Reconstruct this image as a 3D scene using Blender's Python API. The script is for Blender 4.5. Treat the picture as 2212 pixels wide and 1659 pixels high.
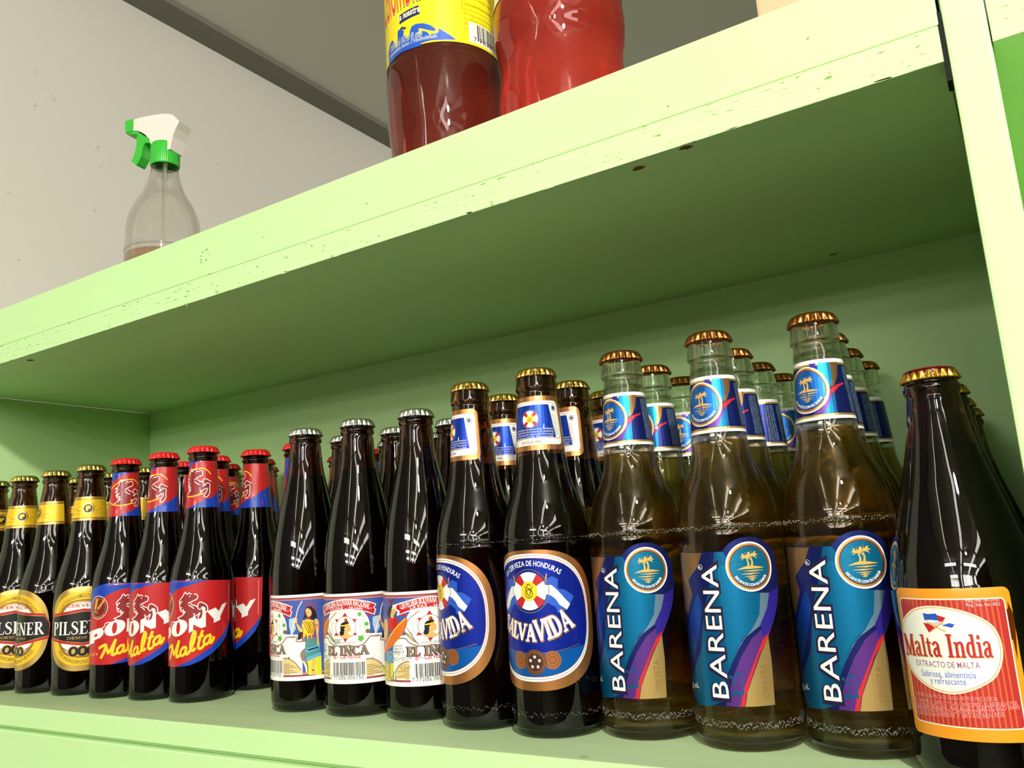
import bpy, bmesh, math, random
from math import sin, cos, pi, radians
from mathutils import Vector, Matrix
from mathutils.geometry import tessellate_polygon

for o in list(bpy.data.objects):
    bpy.data.objects.remove(o)
S = bpy.context.scene
COL = S.collection

# ------------------------------------------------------------------ camera
cam = bpy.data.objects.new('camera', bpy.data.cameras.new('camera'))
COL.objects.link(cam)
yaw, pit, rol = 0.557208, 0.189924, -0.063354
fw = Vector((-sin(yaw)*cos(pit), cos(yaw)*cos(pit), sin(pit)))
rt = Vector((cos(yaw), sin(yaw), 0)); up = rt.cross(fw)
r2 = cos(rol)*rt + sin(rol)*up; u2 = -sin(rol)*rt + cos(rol)*up
M = Matrix((r2, u2, -fw)).transposed().to_4x4(); M.translation = (0.233966, -0.414858, 0.116953)
cam.matrix_world = M
cam.data.sensor_width = 36.0
cam.data.lens = 1777.964/2212*36.0
cam.data.clip_start = 0.01
S.camera = cam

# ------------------------------------------------------------------ view, world, lights
S.view_settings.view_transform = 'Standard'
S.view_settings.look = 'None'
S.view_settings.exposure = -0.10
S.view_settings.gamma = 1.0
S.view_settings.use_curve_mapping = False
S.cycles.max_bounces = 14
S.cycles.transmission_bounces = 12
S.cycles.diffuse_bounces = 4
S.cycles.glossy_bounces = 6
S.cycles.transparent_max_bounces = 32
S.cycles.sample_clamp_indirect = 6.0
W = bpy.data.worlds.new('shop_air'); S.world = W; W.use_nodes = True
W.node_tree.nodes['Background'].inputs[0].default_value = (1.0, 0.93, 0.84, 1)
W.node_tree.nodes['Background'].inputs[1].default_value = 0.03

def area(name, loc, sx, sy, power, col=(1.0, 0.95, 0.86), rot=(0, 0, 0), shape='RECTANGLE'):
    l = bpy.data.lights.new(name, 'AREA'); l.shape = shape; l.size = sx; l.size_y = sy
    l.energy = power; l.color = col
    o = bpy.data.objects.new(name, l); COL.objects.link(o); o.location = loc; o.rotation_euler = rot
    return o
# rows of ceiling tubes (tilted to face shelf and wall) running away behind the photographer, the rows
# added behind the unit to brighten wall and ceiling, and two round bulbs
for x, tilt in ((-0.30, 40), (0.62, 40), (1.6, 46), (2.6, 48)):
    for k in range(6):
        area('ceiling_tube_and_fill', (x, -1.45-k*1.35, 1.0), 0.11, 1.15, (5.0, 5.4, 7.0, 9.0, 10.0, 10.0)[k], (1.0, 0.95, 0.87), (0, radians(tilt), 0))
for x in (-0.5, 1.5):
    for y in (-3.3, -5.2, -7.2):
        area('back_panel_fill', (x, y, 0.98), 1.3, 0.11, 10.0, (1.0, 0.95, 0.87), (radians(62), 0, 0))  # fill strips added to light the back panel at a low angle
for x in (-0.2, 1.0, 2.2):
    for k in range(2):
        area('ceiling_tube_and_fill', (x, 2.1+k*1.35, 1.0), 0.11, 1.15, 5.5, (1.0, 0.95, 0.87), (0, radians(35), 0))  # added fill behind the unit for the left wall and ceiling
area('ceiling_bulb', (0.80, -1.05, 1.0), 0.09, 0.09, 28.0, (1.0, 0.96, 0.88), (radians(45), 0, radians(25)), 'DISK')
area('ceiling_bulb', (0.95, -2.3, 1.0), 0.10, 0.10, 6.0, (1.0, 0.96, 0.88), (radians(45), 0, radians(20)), 'DISK')

# ------------------------------------------------------------------ materials
def lin(c):
    c /= 255.0
    return c/12.92 if c <= 0.04045 else ((c+0.055)/1.055)**2.4
def rgb(r, g, b): return (lin(r), lin(g), lin(b), 1.0)
MATS = {}
def mat(name, col, rough=0.5, metal=0.0, trans=0.0, ior=1.45, spec=0.5, coat=0.0):
    if name in MATS: return MATS[name]
    m = bpy.data.materials.new(name); m.use_nodes = True
    b = m.node_tree.nodes['Principled BSDF']
    b.inputs['Base Color'].default_value = col
    b.inputs['Roughness'].default_value = rough
    b.inputs['Metallic'].default_value = metal
    b.inputs['Transmission Weight'].default_value = trans
    b.inputs['IOR'].default_value = ior
    b.inputs['Specular IOR Level'].default_value = spec
    b.inputs['Coat Weight'].default_value = coat
    MATS[name] = m
    return m
def nodes(m): return m.node_tree.nodes, m.node_tree.links, m.node_tree.nodes['Principled BSDF']
def noise_bump(m, scale, strength, dist, stretch=(1, 1, 1), detail=4.0, colmix=None, colscale=None):
    N, L, b = nodes(m)
    tc = N.new('ShaderNodeTexCoord'); mp = N.new('ShaderNodeMapping'); mp.inputs['Scale'].default_value = stretch
    L.new(tc.outputs['Object'], mp.inputs['Vector'])
    nz = N.new('ShaderNodeTexNoise'); nz.inputs['Scale'].default_value = scale; nz.inputs['Detail'].default_value = detail
    L.new(mp.outputs[0], nz.inputs['Vector'])
    bp = N.new('ShaderNodeBump'); bp.inputs['Strength'].default_value = strength; bp.inputs['Distance'].default_value = dist
    L.new(nz.outputs['Fac'], bp.inputs['Height']); L.new(bp.outputs[0], b.inputs['Normal'])
    if colmix:
        n2 = N.new('ShaderNodeTexNoise'); n2.inputs['Scale'].default_value = colscale or scale; n2.inputs['Detail'].default_value = 5
        L.new(mp.outputs[0], n2.inputs['Vector'])
        cr = N.new('ShaderNodeValToRGB'); e = cr.color_ramp.elements
        e[0].position, e[1].position = 0.35, 0.65
        e[0].color, e[1].color = colmix
        L.new(n2.outputs['Fac'], cr.inputs[0]); L.new(cr.outputs[0], b.inputs['Base Color'])
    return m
GREEN = (0.53, 0.80, 0.36, 1); GREEN2 = (0.555, 0.82, 0.38, 1)
paint = noise_bump(mat('green_paint', GREEN, 0.5), 9, 0.12, 0.002, (1, 6, 6), 5, (GREEN, GREEN2), 3)
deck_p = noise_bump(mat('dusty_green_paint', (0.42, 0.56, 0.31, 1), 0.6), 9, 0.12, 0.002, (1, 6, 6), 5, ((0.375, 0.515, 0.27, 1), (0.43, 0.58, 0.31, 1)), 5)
# rough, grain-showing cut edge of the boards with small unpainted pores
edge = mat('green_paint_rough_edge', GREEN, 0.62)
def make_edge(m):
    N, L, b = nodes(m)
    tc = N.new('ShaderNodeTexCoord'); mp = N.new('ShaderNodeMapping'); mp.inputs['Scale'].default_value = (14, 60, 420)
    L.new(tc.outputs['Object'], mp.inputs['Vector'])
    nz = N.new('ShaderNodeTexNoise'); nz.inputs['Scale'].default_value = 1.0; nz.inputs['Detail'].default_value = 6
    L.new(mp.outputs[0], nz.inputs['Vector'])
    m2 = N.new('ShaderNodeMapping'); m2.inputs['Scale'].default_value = (150, 150, 520)
    L.new(tc.outputs['Object'], m2.inputs['Vector'])
    n2 = N.new('ShaderNodeTexNoise'); n2.inputs['Scale'].default_value = 1.0; n2.inputs['Detail'].default_value = 2
    L.new(m2.outputs[0], n2.inputs['Vector'])
    cr = N.new('ShaderNodeValToRGB'); e = cr.color_ramp.elements
    e[0].position, e[1].position = 0.655, 0.72; e[0].color = GREEN2; e[1].color = (0.16, 0.36, 0.06, 1)
    L.new(n2.outputs['Fac'], cr.inputs[0]); L.new(cr.outputs[0], b.inputs['Base Color'])
    bp = N.new('ShaderNodeBump'); bp.inputs['Strength'].default_value = 0.6; bp.inputs['Distance'].default_value = 0.0015
    L.new(nz.outputs['Fac'], bp.inputs['Height']); L.new(bp.outputs[0], b.inputs['Normal'])
make_edge(edge)
chip = mat('bare_wood_chip', rgb(120, 70, 35), 0.8)
gap_shade_m = mat('gap_shade', rgb(14, 16, 8), 0.9)
dust = mat('dusty_smudge', rgb(150, 160, 110), 0.8)
plaster = noise_bump(mat('wall_plaster', (0.76, 0.72, 0.655, 1), 0.75), 7, 0.25, 0.004, (1, 1, 1), 3)
ceil_m = mat('ceiling_paint', (0.72, 0.70, 0.66, 1), 0.85)
trim_m = mat('trim_paint', (0.215, 0.205, 0.18, 1), 0.7)
floor_m = mat('floor_tile', (0.17, 0.205, 0.13, 1), 0.4)  # unseen floor, green tint added to colour the bounce into the bay
dark_wall = mat('dark_unseen_wall', (0.08, 0.07, 0.06, 1), 0.8)  # unseen walls, kept dark so the bottles reflect little
glass_brown = mat('amber_glass', (0.30, 0.125, 0.04, 1), 0.02, 0, 1.0, 1.52)
glass_dark = mat('dark_amber_glass', (0.22, 0.075, 0.03, 1), 0.02, 0, 1.0, 1.52)
glass_clear = mat('clear_glass', (0.93, 0.96, 0.91, 1), 0.015, 0, 1.0, 1.5)
frosted = mat('frosted_stipple', (0.42, 0.43, 0.41, 1), 0.45, 0, 0.4)
malt = mat('dark_malt_drink', (0.006, 0.003, 0.002, 1), 0.3, spec=0.1)
beer = mat('golden_beer', (0.96, 0.62, 0.18, 1), 0.0, 0, 1.0, 1.34)
pet = mat('clear_plastic', (0.97, 0.97, 0.97, 1), 0.03, 0, 1.0, 1.45)
cola = mat('dark_red_soda', (0.42, 0.06, 0.035, 1), 0.03, 0, 0.75, 1.34)
redsoda = mat('red_soda', (0.92, 0.09, 0.06, 1), 0.03, 0, 0.55, 1.34)
spray_pl = mat('spray_plastic', (0.93, 0.92, 0.90, 1), 0.10, 0, 1.0, 1.2)
cleaner = mat('amber_cleaner', (0.80, 0.55, 0.36, 1), 0.05, 0, 0.6, 1.33)
capm = {'red': mat('red_cap_enamel', rgb(205, 22, 25), 0.3, 0, coat=0.4),
        'gold': mat('gold_cap', rgb(222, 194, 110), 0.28, 1.0),
        'silver': mat('silver_cap', rgb(232, 232, 228), 0.3, 1.0),
        'bronze': mat('bronze_cap', rgb(196, 124, 66), 0.3, 1.0),
        'brass': mat('brass_cap', rgb(228, 186, 92), 0.28, 1.0),
        'yellow': mat('yellow_gold_cap', rgb(225, 170, 60), 0.3, 0.9),
        'maroon': mat('maroon_cap_top', rgb(150, 18, 30), 0.35)}
def see_through(m, k, col):
    """blend plain see-through passage with the refracting surface, so light also passes straight through"""
    N, L, b = nodes(m)
    t = N.new('ShaderNodeBsdfTransparent'); t.inputs[0].default_value = col
    mx = N.new('ShaderNodeMixShader'); mx.inputs[0].default_value = k
    L.new(b.outputs[0], mx.inputs[1]); L.new(t.outputs[0], mx.inputs[2])
    L.new(mx.outputs[0], N['Material Output'].inputs['Surface'])
see_through(glass_clear, 0.2, (0.95, 0.97, 0.94, 1))
see_through(beer, 0.42, (0.98, 0.76, 0.32, 1))
see_through(redsoda, 0.3, (0.95, 0.16, 0.10, 1))
see_through(cola, 0.12, (0.65, 0.10, 0.05, 1))
see_through(pet, 0.4, (0.98, 0.98, 0.98, 1))
see_through(spray_pl, 0.4, (0.96, 0.95, 0.94, 1))
white_pl = mat('white_plastic', rgb(238, 228, 220), 0.4)
green_pl = mat('green_plastic', rgb(60, 190, 60), 0.35)
card = mat('cardboard', rgb(214, 178, 140), 0.8)
card2 = mat('cardboard_tape', rgb(190, 150, 105), 0.4)
# label inks: name -> sRGB, metallic, roughness
INK = dict(
 white=(240,238,232,0,.4), pale=(200,200,205,0,.4), cream=(240,230,200,0,.4), cream2=(236,238,224,0,.45), black=(22,18,18,0,.4), red=(190,28,36,0,.4), horse=(140,34,36,0,.4), cream3=(216,194,132,0,.45),
 darkred=(125,28,28,0,.4), maroon=(118,24,26,0,.4), yellow=(245,205,35,0,.4), orange=(215,110,35,0,.4), navy=(24,32,90,0,.4),
 gold=(214,176,96,.75,.34), palmgold=(228,176,84,.15,.4), gold2=(206,172,104,.8,.36), dkgold=(122,92,40,0,.45), wheat=(222,160,70,0,.4), wheatd=(170,140,60,0,.45), olive=(110,105,45,0,.4),
 brown=(110,60,30,0,.45), grey=(120,118,112,0,.45), greyblue=(120,145,170,0,.4), taupe=(140,118,98,0,.4),
 pony_red=(186,32,34,0,.35), pony_blue=(16,62,172,0,.35), pil_yellow=(242,198,40,.25,.35), dkyellow=(200,155,25,0,.4),
 inca_blue=(62,84,160,0,.45), inca_red=(150,62,58,0,.45), inca_pink=(190,120,130,0,.45), skin=(222,176,100,0,.45), leaf=(85,170,50,0,.45), leafd=(90,115,60,0,.45),
 grass=(205,215,50,0,.45), sky=(170,195,220,0,.45), skyblue=(95,165,205,0,.45), teal=(65,140,135,0,.45),
 copper=(206,140,82,.85,.33), copperp=(222,180,150,.4,.35), copperc=(170,105,60,.5,.4), brownc=(105,66,42,.2,.4), dkbrown=(60,34,22,0,.4),
 sal_blue=(20,44,165,.55,.3), sal_blue2=(18,62,178,.55,.3), sal_sky=(14,100,190,.5,.3), flag_blue=(40,88,195,.1,.4),
 bar_navy=(28,40,112,.6,.3), bar_teal=(14,108,158,.65,.3), bar_cyan=(18,128,180,.7,.3), bar_blue=(25,75,165,.65,.3), bar_blue2=(25,105,190,.6,.3), bar_bronze=(150,112,70,.7,.32), bar_silver=(120,150,175,.6,.35),
 bar_violet=(98,52,140,.5,.35), bar_indigo=(56,44,160,.5,.33), bar_dark=(30,24,62,.2,.4), bar_sea=(20,125,165,.6,.3),
 malta_orange=(236,150,30,0,.4), malta_red=(178,44,46,0,.4), malta_stripe=(206,96,40,0,.4), malta_line=(222,165,105,0,.4), malta_purple=(150,90,120,0,.45), malta_blue=(112,130,205,0,.45), malta_pink=(222,150,150,0,.45),
 col_yellow=(250,228,25,0,.35), col_red=(228,62,30,0,.4), col_cream=(250,225,150,0,.4), col_dk=(120,105,20,0,.45))
def ink(n):
    r, g, b, me, ro = INK[n]
    if 'ink_'+n in MATS: return MATS['ink_'+n]
    m = mat('ink_'+n, rgb(r, g, b), ro, me, coat=0.25 if me == 0 else 0.0)
    if me > .5: noise_bump(m, 300, 0.12, 0.0002, (1, 1, 14), 2)
    return m

# ------------------------------------------------------------------ object helpers
def link(name, me, mats, parent=None):
    o = bpy.data.objects.new(name, me); COL.objects.link(o)
    for m in (mats if isinstance(mats, (list, tuple)) else [mats]): me.materials.append(m)
    if parent: o.parent = parent
    return o
def from_bm(name, bm, mats, parent=None, smooth=False, recalc=True):
    if recalc: bmesh.ops.recalc_face_normals(bm, faces=bm.faces[:])
    me = bpy.data.meshes.new(name); bm.to_mesh(me); bm.free()
    if smooth:
        for p in me.polygons: p.use_smooth = True
    return link(name, me, mats, parent)
def tag(o, label=None, cat=None, group=None, kind=None):
    if label: o['label'] = label
    if cat: o['category'] = cat
    if group: o['group'] = group
    if kind: o['kind'] = kind
    return o
def empty(name, loc=(0, 0, 0), rz=0):
    o = bpy.data.objects.new(name, None); o.empty_display_size = 0.03
    COL.objects.link(o); o.location = loc; o.rotation_euler = (0, 0, rz); return o
def add_box(bm, x0, x1, y0, y1, z0, z1, bev=0.0, mi=0):
    r = bmesh.ops.create_cube(bm, size=1.0)
    vs = r['verts']
    for v in vs: v.co = Vector((x0+(v.co.x+.5)*(x1-x0), y0+(v.co.y+.5)*(y1-y0), z0+(v.co.z+.5)*(z1-z0)))
    fs = list({f for v in vs for f in v.link_faces})
    for f in fs: f.material_index = mi
    if bev:
        es = list({e for v in vs for e in v.link_edges})
        bmesh.ops.bevel(bm, geom=es, offset=bev, segments=2, affect='EDGES', profile=0.6)
def box(name, x0, x1, y0, y1, z0, z1, mats, parent=None, bev=0.0):
    bm = bmesh.new(); add_box(bm, x0, x1, y0, y1, z0, z1, bev); return from_bm(name, bm, mats, parent)
def blob(bm, c, ax, bx, ra, rb, n=11, seed=0, mi=1):
    """irregular flat chip of its own outline lying on a surface"""
    rd = random.Random(seed); c = Vector(c); ax = Vector(ax); bx = Vector(bx)
    vs = [bm.verts.new(c + ax*(ra*cos(2*pi*i/n)*rd.uniform(.7, 1.15)) + bx*(rb*sin(2*pi*i/n)*rd.uniform(.6, 1.2))) for i in range(n)]
    f = bm.faces.new(vs); f.material_index = mi
def crom(pts, n=5, closed=False):
    """Catmull-Rom through points"""
    P = [Vector(p) for p in pts]; out = []
    k = len(P)
    for i in range(k if closed else k-1):
        p0 = P[(i-1) % k] if closed or i > 0 else P[0]*2-P[1]
        p1, p2 = P[i], P[(i+1) % k]
        p3 = P[(i+2) % k] if closed or i+2 < k else P[-1]*2-P[-2]
        for j in range(n):
            t = j/n
            out.append(0.5*((2*p1)+(p2-p0)*t+(2*p0-5*p1+4*p2-p3)*t*t+(3*p1-p0-3*p2+p3)*t**3))
    if not closed: out.append(P[-1])
    return out
def lathe(bm, prof, seg=64, mi=0, rfun=None):
    """closed or open solid of revolution from (r, z); r = 0 makes a pole"""
    rings = []
    for r, z in prof:
        if r <= 1e-6: rings.append([bm.verts.new((0, 0, z))])
        else:
            rings.append([bm.verts.new(((r+(rfun(2*pi*i/seg, z) if rfun else 0))*cos(2*pi*i/seg), (r+(rfun(2*pi*i/seg, z) if rfun else 0))*sin(2*pi*i/seg), z)) for i in range(seg)])
    for a, b in zip(rings, rings[1:]):
        for i in range(seg):
            j = (i+1) % seg
            if len(a) == 1 and len(b) == 1: continue
            if len(a) == 1: f = bm.faces.new((a[0], b[i], b[j]))
            elif len(b) == 1: f = bm.faces.new((a[i], a[j], b[0]))
            else: f = bm.faces.new((a[i], a[j], b[j], b[i]))
            f.material_index = mi
def smooth_prof(pts, n=4):
    """(z, r) list in mm -> dense list in metres; repeated points keep a corner"""
    return [(max(v.x, 0)/1000, v.y/1000) for v in crom([(r, z) for z, r in pts], n)]
def r_at(prof, z):
    for (r0, z0), (r1, z1) in zip(prof, prof[1:]):
        if z0 <= z <= z1 and z1 > z0: return r0+(r1-r0)*(z-z0)/(z1-z0)
    return prof[-1][0] if z > prof[-1][1] else prof[0][0]

# ------------------------------------------------------------------ lettering
_gc = {}
def glyph_font(ch, off):
    key = (ch, round(off, 3))
    if key in _gc: return _gc[key]
    cu = bpy.data.curves.new('glyph', 'FONT'); cu.body = ch; cu.size = 1.0; cu.resolution_u = 3; cu.offset = off; cu.fill_mode = 'FRONT'
    ob = bpy.data.objects.new('glyph', cu); COL.objects.link(ob)
    bpy.context.view_layer.update()
    me = bpy.data.meshes.new_from_object(ob.evaluated_get(bpy.context.evaluated_depsgraph_get()))
    vs = [(v.co.x, v.co.y) for v in me.vertices]; fs = [tuple(p.vertices) for p in me.polygons]
    bpy.data.objects.remove(ob); bpy.data.curves.remove(cu); bpy.data.meshes.remove(me)
    _gc[key] = (vs, fs); return _gc[key]
def _bow(p):  # bowl of P, R, D, C, O: thin-thick-thin
    return p
T, t_ = .17, .065
def sf(x, y, w=.17): return [(x-w, y, .055), (x+w, y, .055)]
SER = {
 'I': (.44, [[(.22, 0, T), (.22, 1, T)], sf(.22, .028), sf(.22, .972)]),
 'L': (.64, [[(.2, 0, T), (.2, 1, T)], sf(.2, .972), [(.03, .03, .06), (.58, .03, .06)], [(.55, .02, .06), (.6, .26, .04)]]),
 'E': (.66, [[(.2, 0, T), (.2, 1, T)], [(.03, .03, .06), (.56, .03, .06)], [(.03, .97, .06), (.54, .97, .06)], [(.2, .51, .06), (.44, .51, .06)], [(.55, .02, .06), (.6, .25, .04)], [(.53, .98, .06), (.57, .77, .04)], [(.44, .4, .05), (.44, .62, .05)]]),
 'P': (.66, [[(.2, 0, T), (.2, 1, T)], sf(.2, .028), [(.03, .97, .06), (.34, .97, .065), (.5, .92, .1), (.56, .76, .16), (.5, .58, .1), (.34, .51, .065), (.2, .51, .06)]]),
 'R': (.78, [[(.2, 0, T), (.2, 1, T)], sf(.2, .028), [(.03, .97, .06), (.34, .97, .065), (.48, .92, .1), (.54, .77, .15), (.48, .6, .1), (.34, .53, .065), (.2, .53, .06)], [(.36, .53, .12), (.66, .03, .17)], sf(.68, .028, .1)]),
 'S': (.6, [[(.5, .74, .05), (.47, .9, .06), (.33, .97, .065), (.17, .92, .09), (.12, .76, .13), (.2, .62, .17), (.36, .48, .18), (.48, .34, .15), (.48, .16, .11), (.36, .05, .07), (.22, .03, .065), (.1, .1, .06), (.07, .27, .05)]]),
 'N': (.86, [[(.16, 0, .07), (.16, 1, .07)], [(.17, .99, .16), (.68, .02, .17)], [(.7, 0, .07), (.7, 1, .07)], sf(.16, .028, .13), sf(.1, .972, .1), sf(.7, .972, .13)]),
 'A': (.8, [[(.12, .02, .07), (.4, .99, .07)], [(.39, .99, .13), (.68, .02, .18)], [(.22, .33, .055), (.56, .33, .055)], sf(.12, .028, .12), sf(.68, .028, .13)]),
 'V': (.8, [[(.12, .98, .18), (.42, .03, .13)], [(.42, .03, .07), (.68, .98, .07)], sf(.12, .972, .13), sf(.68, .972, .12)]),
 'D': (.8, [[(.2, 0, T), (.2, 1, T)], [(.03, .97, .06), (.34, .97, .065), (.54, .88, .1), (.64, .68, .16), (.66, .5, .18), (.64, .32, .16), (.54, .12, .1), (.34, .03, .065), (.03, .03, .06)]]),
 'C': (.72, [[(.6, .74, .05), (.56, .9, .07), (.4, .97, .065), (.23, .9, .1), (.13, .7, .16), (.11, .5, .18), (.13, .3, .16), (.23, .1, .1), (.4, .03, .065), (.55, .08, .07), (.62, .24, .05)]]),
 'M': (1.0, [[(.16, 0, .08), (.16, 1, .08)], [(.17, .99, .17), (.5, .04, .15)], [(.5, .04, .07), (.8, .98, .07)], [(.82, 0, .17), (.82, 1, .17)], sf(.16, .028, .13), sf(.12, .972, .1), sf(.82, .028, .15), sf(.86, .972, .12)]),
 'a': (.56, [[(.08, .52, .1), (.14, .62, .08), (.26, .66, .07), (.37, .6, .1), (.38, .45, .14), (.38, .12, .14), (.46, .03, .07), (.52, .06, .05)], [(.37, .4, .06), (.18, .34, .09), (.1, .18, .13), (.16, .05, .1), (.26, .04, .07), (.37, .14, .06)]]),
 'l': (.34, [[(.17, 0, .14), (.17, 1, .14)], sf(.17, .028, .14), sf(.12, .972, .1)]),
 't': (.4, [[(.18, .86, .05), (.18, .6, .13), (.18, .16, .14), (.24, .04, .1), (.36, .06, .05)], [(.04, .64, .06), (.36, .64, .06)]]),
 'n': (.68, [[(.17, 0, .14), (.17, .64, .14)], [(.2, .5, .06), (.3, .62, .07), (.42, .64, .1), (.5, .52, .14), (.5, 0, .14)], sf(.17, .028, .13), sf(.5, .028, .13), sf(.11, .63, .08)]),
 'd': (.62, [[(.44, 0, .14), (.44, 1, .14)], [(.42, .54, .06), (.3, .64, .07), (.17, .58, .1), (.11, .34, .15), (.16, .1, .1), (.28, .03, .07), (.42, .12, .06)], sf(.38, .972, .09), sf(.5, .028, .1)]),
 'i': (.34, [[(.17, 0, .14), (.17, .64, .14)], [(.1, .88, .15), (.24, .88, .15)], sf(.17, .028, .14), sf(.11, .63, .08)]),
 ' ': (.34, []),
}
def ribbon(pts, closed=False):
    """[(x, y, w)] -> quads of a ribbon of that width"""
    vs, fs = [], []; n = len(pts)
    for i, p in enumerate(pts):
        a = pts[(i-1) % n] if (closed or i > 0) else p
        b = pts[(i+1) % n] if (closed or i < n-1) else p
        dx, dy = b[0]-a[0], b[1]-a[1]; L = math.hypot(dx, dy) or 1
        nx, ny = -dy/L*p[2]/2, dx/L*p[2]/2
        vs += [(p[0]+nx, p[1]+ny), (p[0]-nx, p[1]-ny)]
    for i in range(n if closed else n-1):
        j = (i+1) % n
        fs.append((2*i+1, 2*j+1, 2*j, 2*i))
    return vs, fs
def glyph_serif(ch, extra):
    key = ('serif', ch, round(extra, 3))
    if key in _gc: return _gc[key]
    adv, strokes = SER[ch]; V, F = [], []
    for st in strokes:
        pts = [(p[0], p[1], p[2]+extra) for p in st]
        if len(pts) > 3: pts = [tuple(v) for v in crom(pts, 4)]
        elif extra > 0 and len(pts) == 2:
            a, b = Vector(pts[0][:2]), Vector(pts[1][:2]); d = (b-a).normalized()*extra/2
            pts = [(a.x-d.x, a.y-d.y, pts[0][2]), (b.x+d.x, b.y+d.y, pts[1][2])]
        vs, fs = ribbon(pts); k = len(V); V += vs; F += [tuple(i+k for i in f) for f in fs]
    _gc[key] = (V, F, adv); return _gc[key]
_cap = None
def glyph(ch, h, bold, font):
    """geometry in cap-height units: verts, faces, advance"""
    global _cap
    if font == 'serif': return glyph_serif(ch, 2*bold/h)
    if _cap is None:
        v, f = glyph_font('H', 0); _cap = max(y for x, y in v)
    if ch == ' ': return [], [], .42
    off = bold/h*_cap
    v, f = glyph_font(ch, off); v0, _ = glyph_font(ch, 0)
    if not v0: return [], [], .42
    x0 = min(x for x, y in v0); x1 = max(x for x, y in v0)
    return [((x-x0)/_cap+.06, y/_cap) for x, y in v], f, (x1-x0)/_cap+.15

class Sheet:
    """flat artwork in millimetres (u along the girth, v = height), later wrapped round a bottle"""
    def __init__(s): s.bm = bmesh.new(); s.mats = []
    def mi(s, n):
        if n not in s.mats: s.mats.append(n)
        return s.mats.index(n)
    def faces(s, lay, col, V, F):
        vs = [s.bm.verts.new((x, y, lay)) for x, y in V]; k = s.mi(col)
        for f in F:
            if len(set(f)) < 3: continue
            a = 0
            for i in range(len(f)): p, q = V[f[i]], V[f[(i+1) % len(f)]]; a += p[0]*q[1]-q[0]*p[1]
            if abs(a) < 1e-7: continue
            fc = s.bm.faces.new([vs[i] for i in (f if a > 0 else f[::-1])]); fc.material_index = k
    def poly(s, lay, col, pts, smooth=0):
        if smooth: pts = [tuple(v) for v in crom(pts, 4, True)]
        s.faces(lay, col, pts, [tuple(t) for t in tessellate_polygon([[Vector((x, y, 0)) for x, y in pts]])])
    def stroke(s, lay, col, w, pts, closed=0):
        if len(pts) > 2: pts = [tuple(v) for v in crom(pts, 4, bool(closed))]
        V, F = ribbon([(x, y, w) for x, y in pts], closed); s.faces(lay, col, V, F)
    def ellipse(s, lay, col, c, rx, ry, inner=0, n=48):
        o = [(c[0]+rx*cos(2*pi*i/n), c[1]+ry*sin(2*pi*i/n)) for i in range(n)]
        if inner <= 0: s.faces(lay, col, o+[tuple(c)], [(i, (i+1) % n, n) for i in range(n)])
        else:
            q = [(c[0]+inner*cos(2*pi*i/n), c[1]+inner*ry/rx*sin(2*pi*i/n)) for i in range(n)]
            s.faces(lay, col, o+q, [(i, (i+1) % n, n+(i+1) % n, n+i) for i in range(n)])
    def text(s, lay, col, txt, p0, p1, h, bold, slant, font):
        gl = [glyph(c, h, bold, font) for c in txt]; tot = sum(g[2] for g in gl) or 1
        d = Vector((p1[0]-p0[0], p1[1]-p0[1])); L = d.length; d /= L; n = Vector((-d.y, d.x)); x = 0
        for V, F, adv in gl:
            if V: s.faces(lay, col, [tuple(Vector(p0)+d*((x+a)*L/tot+slant*b*h)+n*(b*h)) for a, b in V], F)
            x += adv
    def along(s, lay, col, txt, pts, h, bold, font='s'):
        P = [Vector((p[0], p[1])) for p in (crom(pts, 6) if len(pts) > 2 else [Vector(p) for p in pts])]
        cum = [0]
        for a, b in zip(P, P[1:]): cum.append(cum[-1]+(b-a).length)
        def at(d):
            for i in range(len(P)-1):
                if d <= cum[i+1] or i == len(P)-2:
                    k = (d-cum[i])/(cum[i+1]-cum[i]); t = (P[i+1]-P[i]).normalized(); return P[i]+(P[i+1]-P[i])*k, t
        gl = [glyph(c, h, bold, font) for c in txt]; tot = sum(g[2] for g in gl); sc = cum[-1]/tot; x = 0
        for V, F, adv in gl:
            if V:
                c, t = at((x+adv/2)*sc); n = Vector((-t.y, t.x))
                s.faces(lay, col, [tuple(c+t*((a-adv/2)*sc)+n*(b*h)) for a, b in V], F)
            x += adv
    def run(s, ops):
        for o in ops:
            k = o[0]
            if k == 'p': s.poly(*o[1:])
            elif k == 's': s.stroke(*o[1:])
            elif k == 'e': s.ellipse(o[1], o[2], o[3], o[4], o[5], o[6])
            elif k == 't': s.text(*o[1:])
            elif k == 'path': s.along(*o[1:])
            elif k == 'a':
                _, lay, col, txt, c, r, ry, a0, a1, h, bold = o
                sg = 1 if r > 0 else -1; ry = abs(ry)
                s.along(lay, col, txt, [(c[0]+abs(r)*cos(radians(a0+(a1-a0)*i/12)), c[1]+ry*sin(radians(a0+(a1-a0)*i/12))) for i in range(13)], h, bold)
    def wrap(s, name, prof, rref, parent, gap=0.00009, step=2.0, vcuts=(), lay=0.000022):
        """bend the sheet round the bottle: angle = u / rref, radius from the profile"""
        bm = s.bm; us = [v.co.x for v in bm.verts]; k = math.floor(min(us)/step)+1
        def cut(co, no):
            bmesh.ops.bisect_plane(bm, geom=bm.verts[:]+bm.edges[:]+bm.faces[:], plane_co=co, plane_no=no, dist=1e-5)
        while k*step < max(us): cut((k*step, 0, 0), (1, 0, 0)); k += 1
        for v in vcuts: cut((0, v, 0), (0, 1, 0))
        for v in bm.verts:
            u, z, l = v.co; a = u/(rref*1000); r = r_at(prof, z/1000)+gap+lay*l
            v.co = (r*cos(a), r*sin(a), z/1000)
        return from_bm(name, bm, [ink(n) for n in s.mats], parent, False, False)

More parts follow.
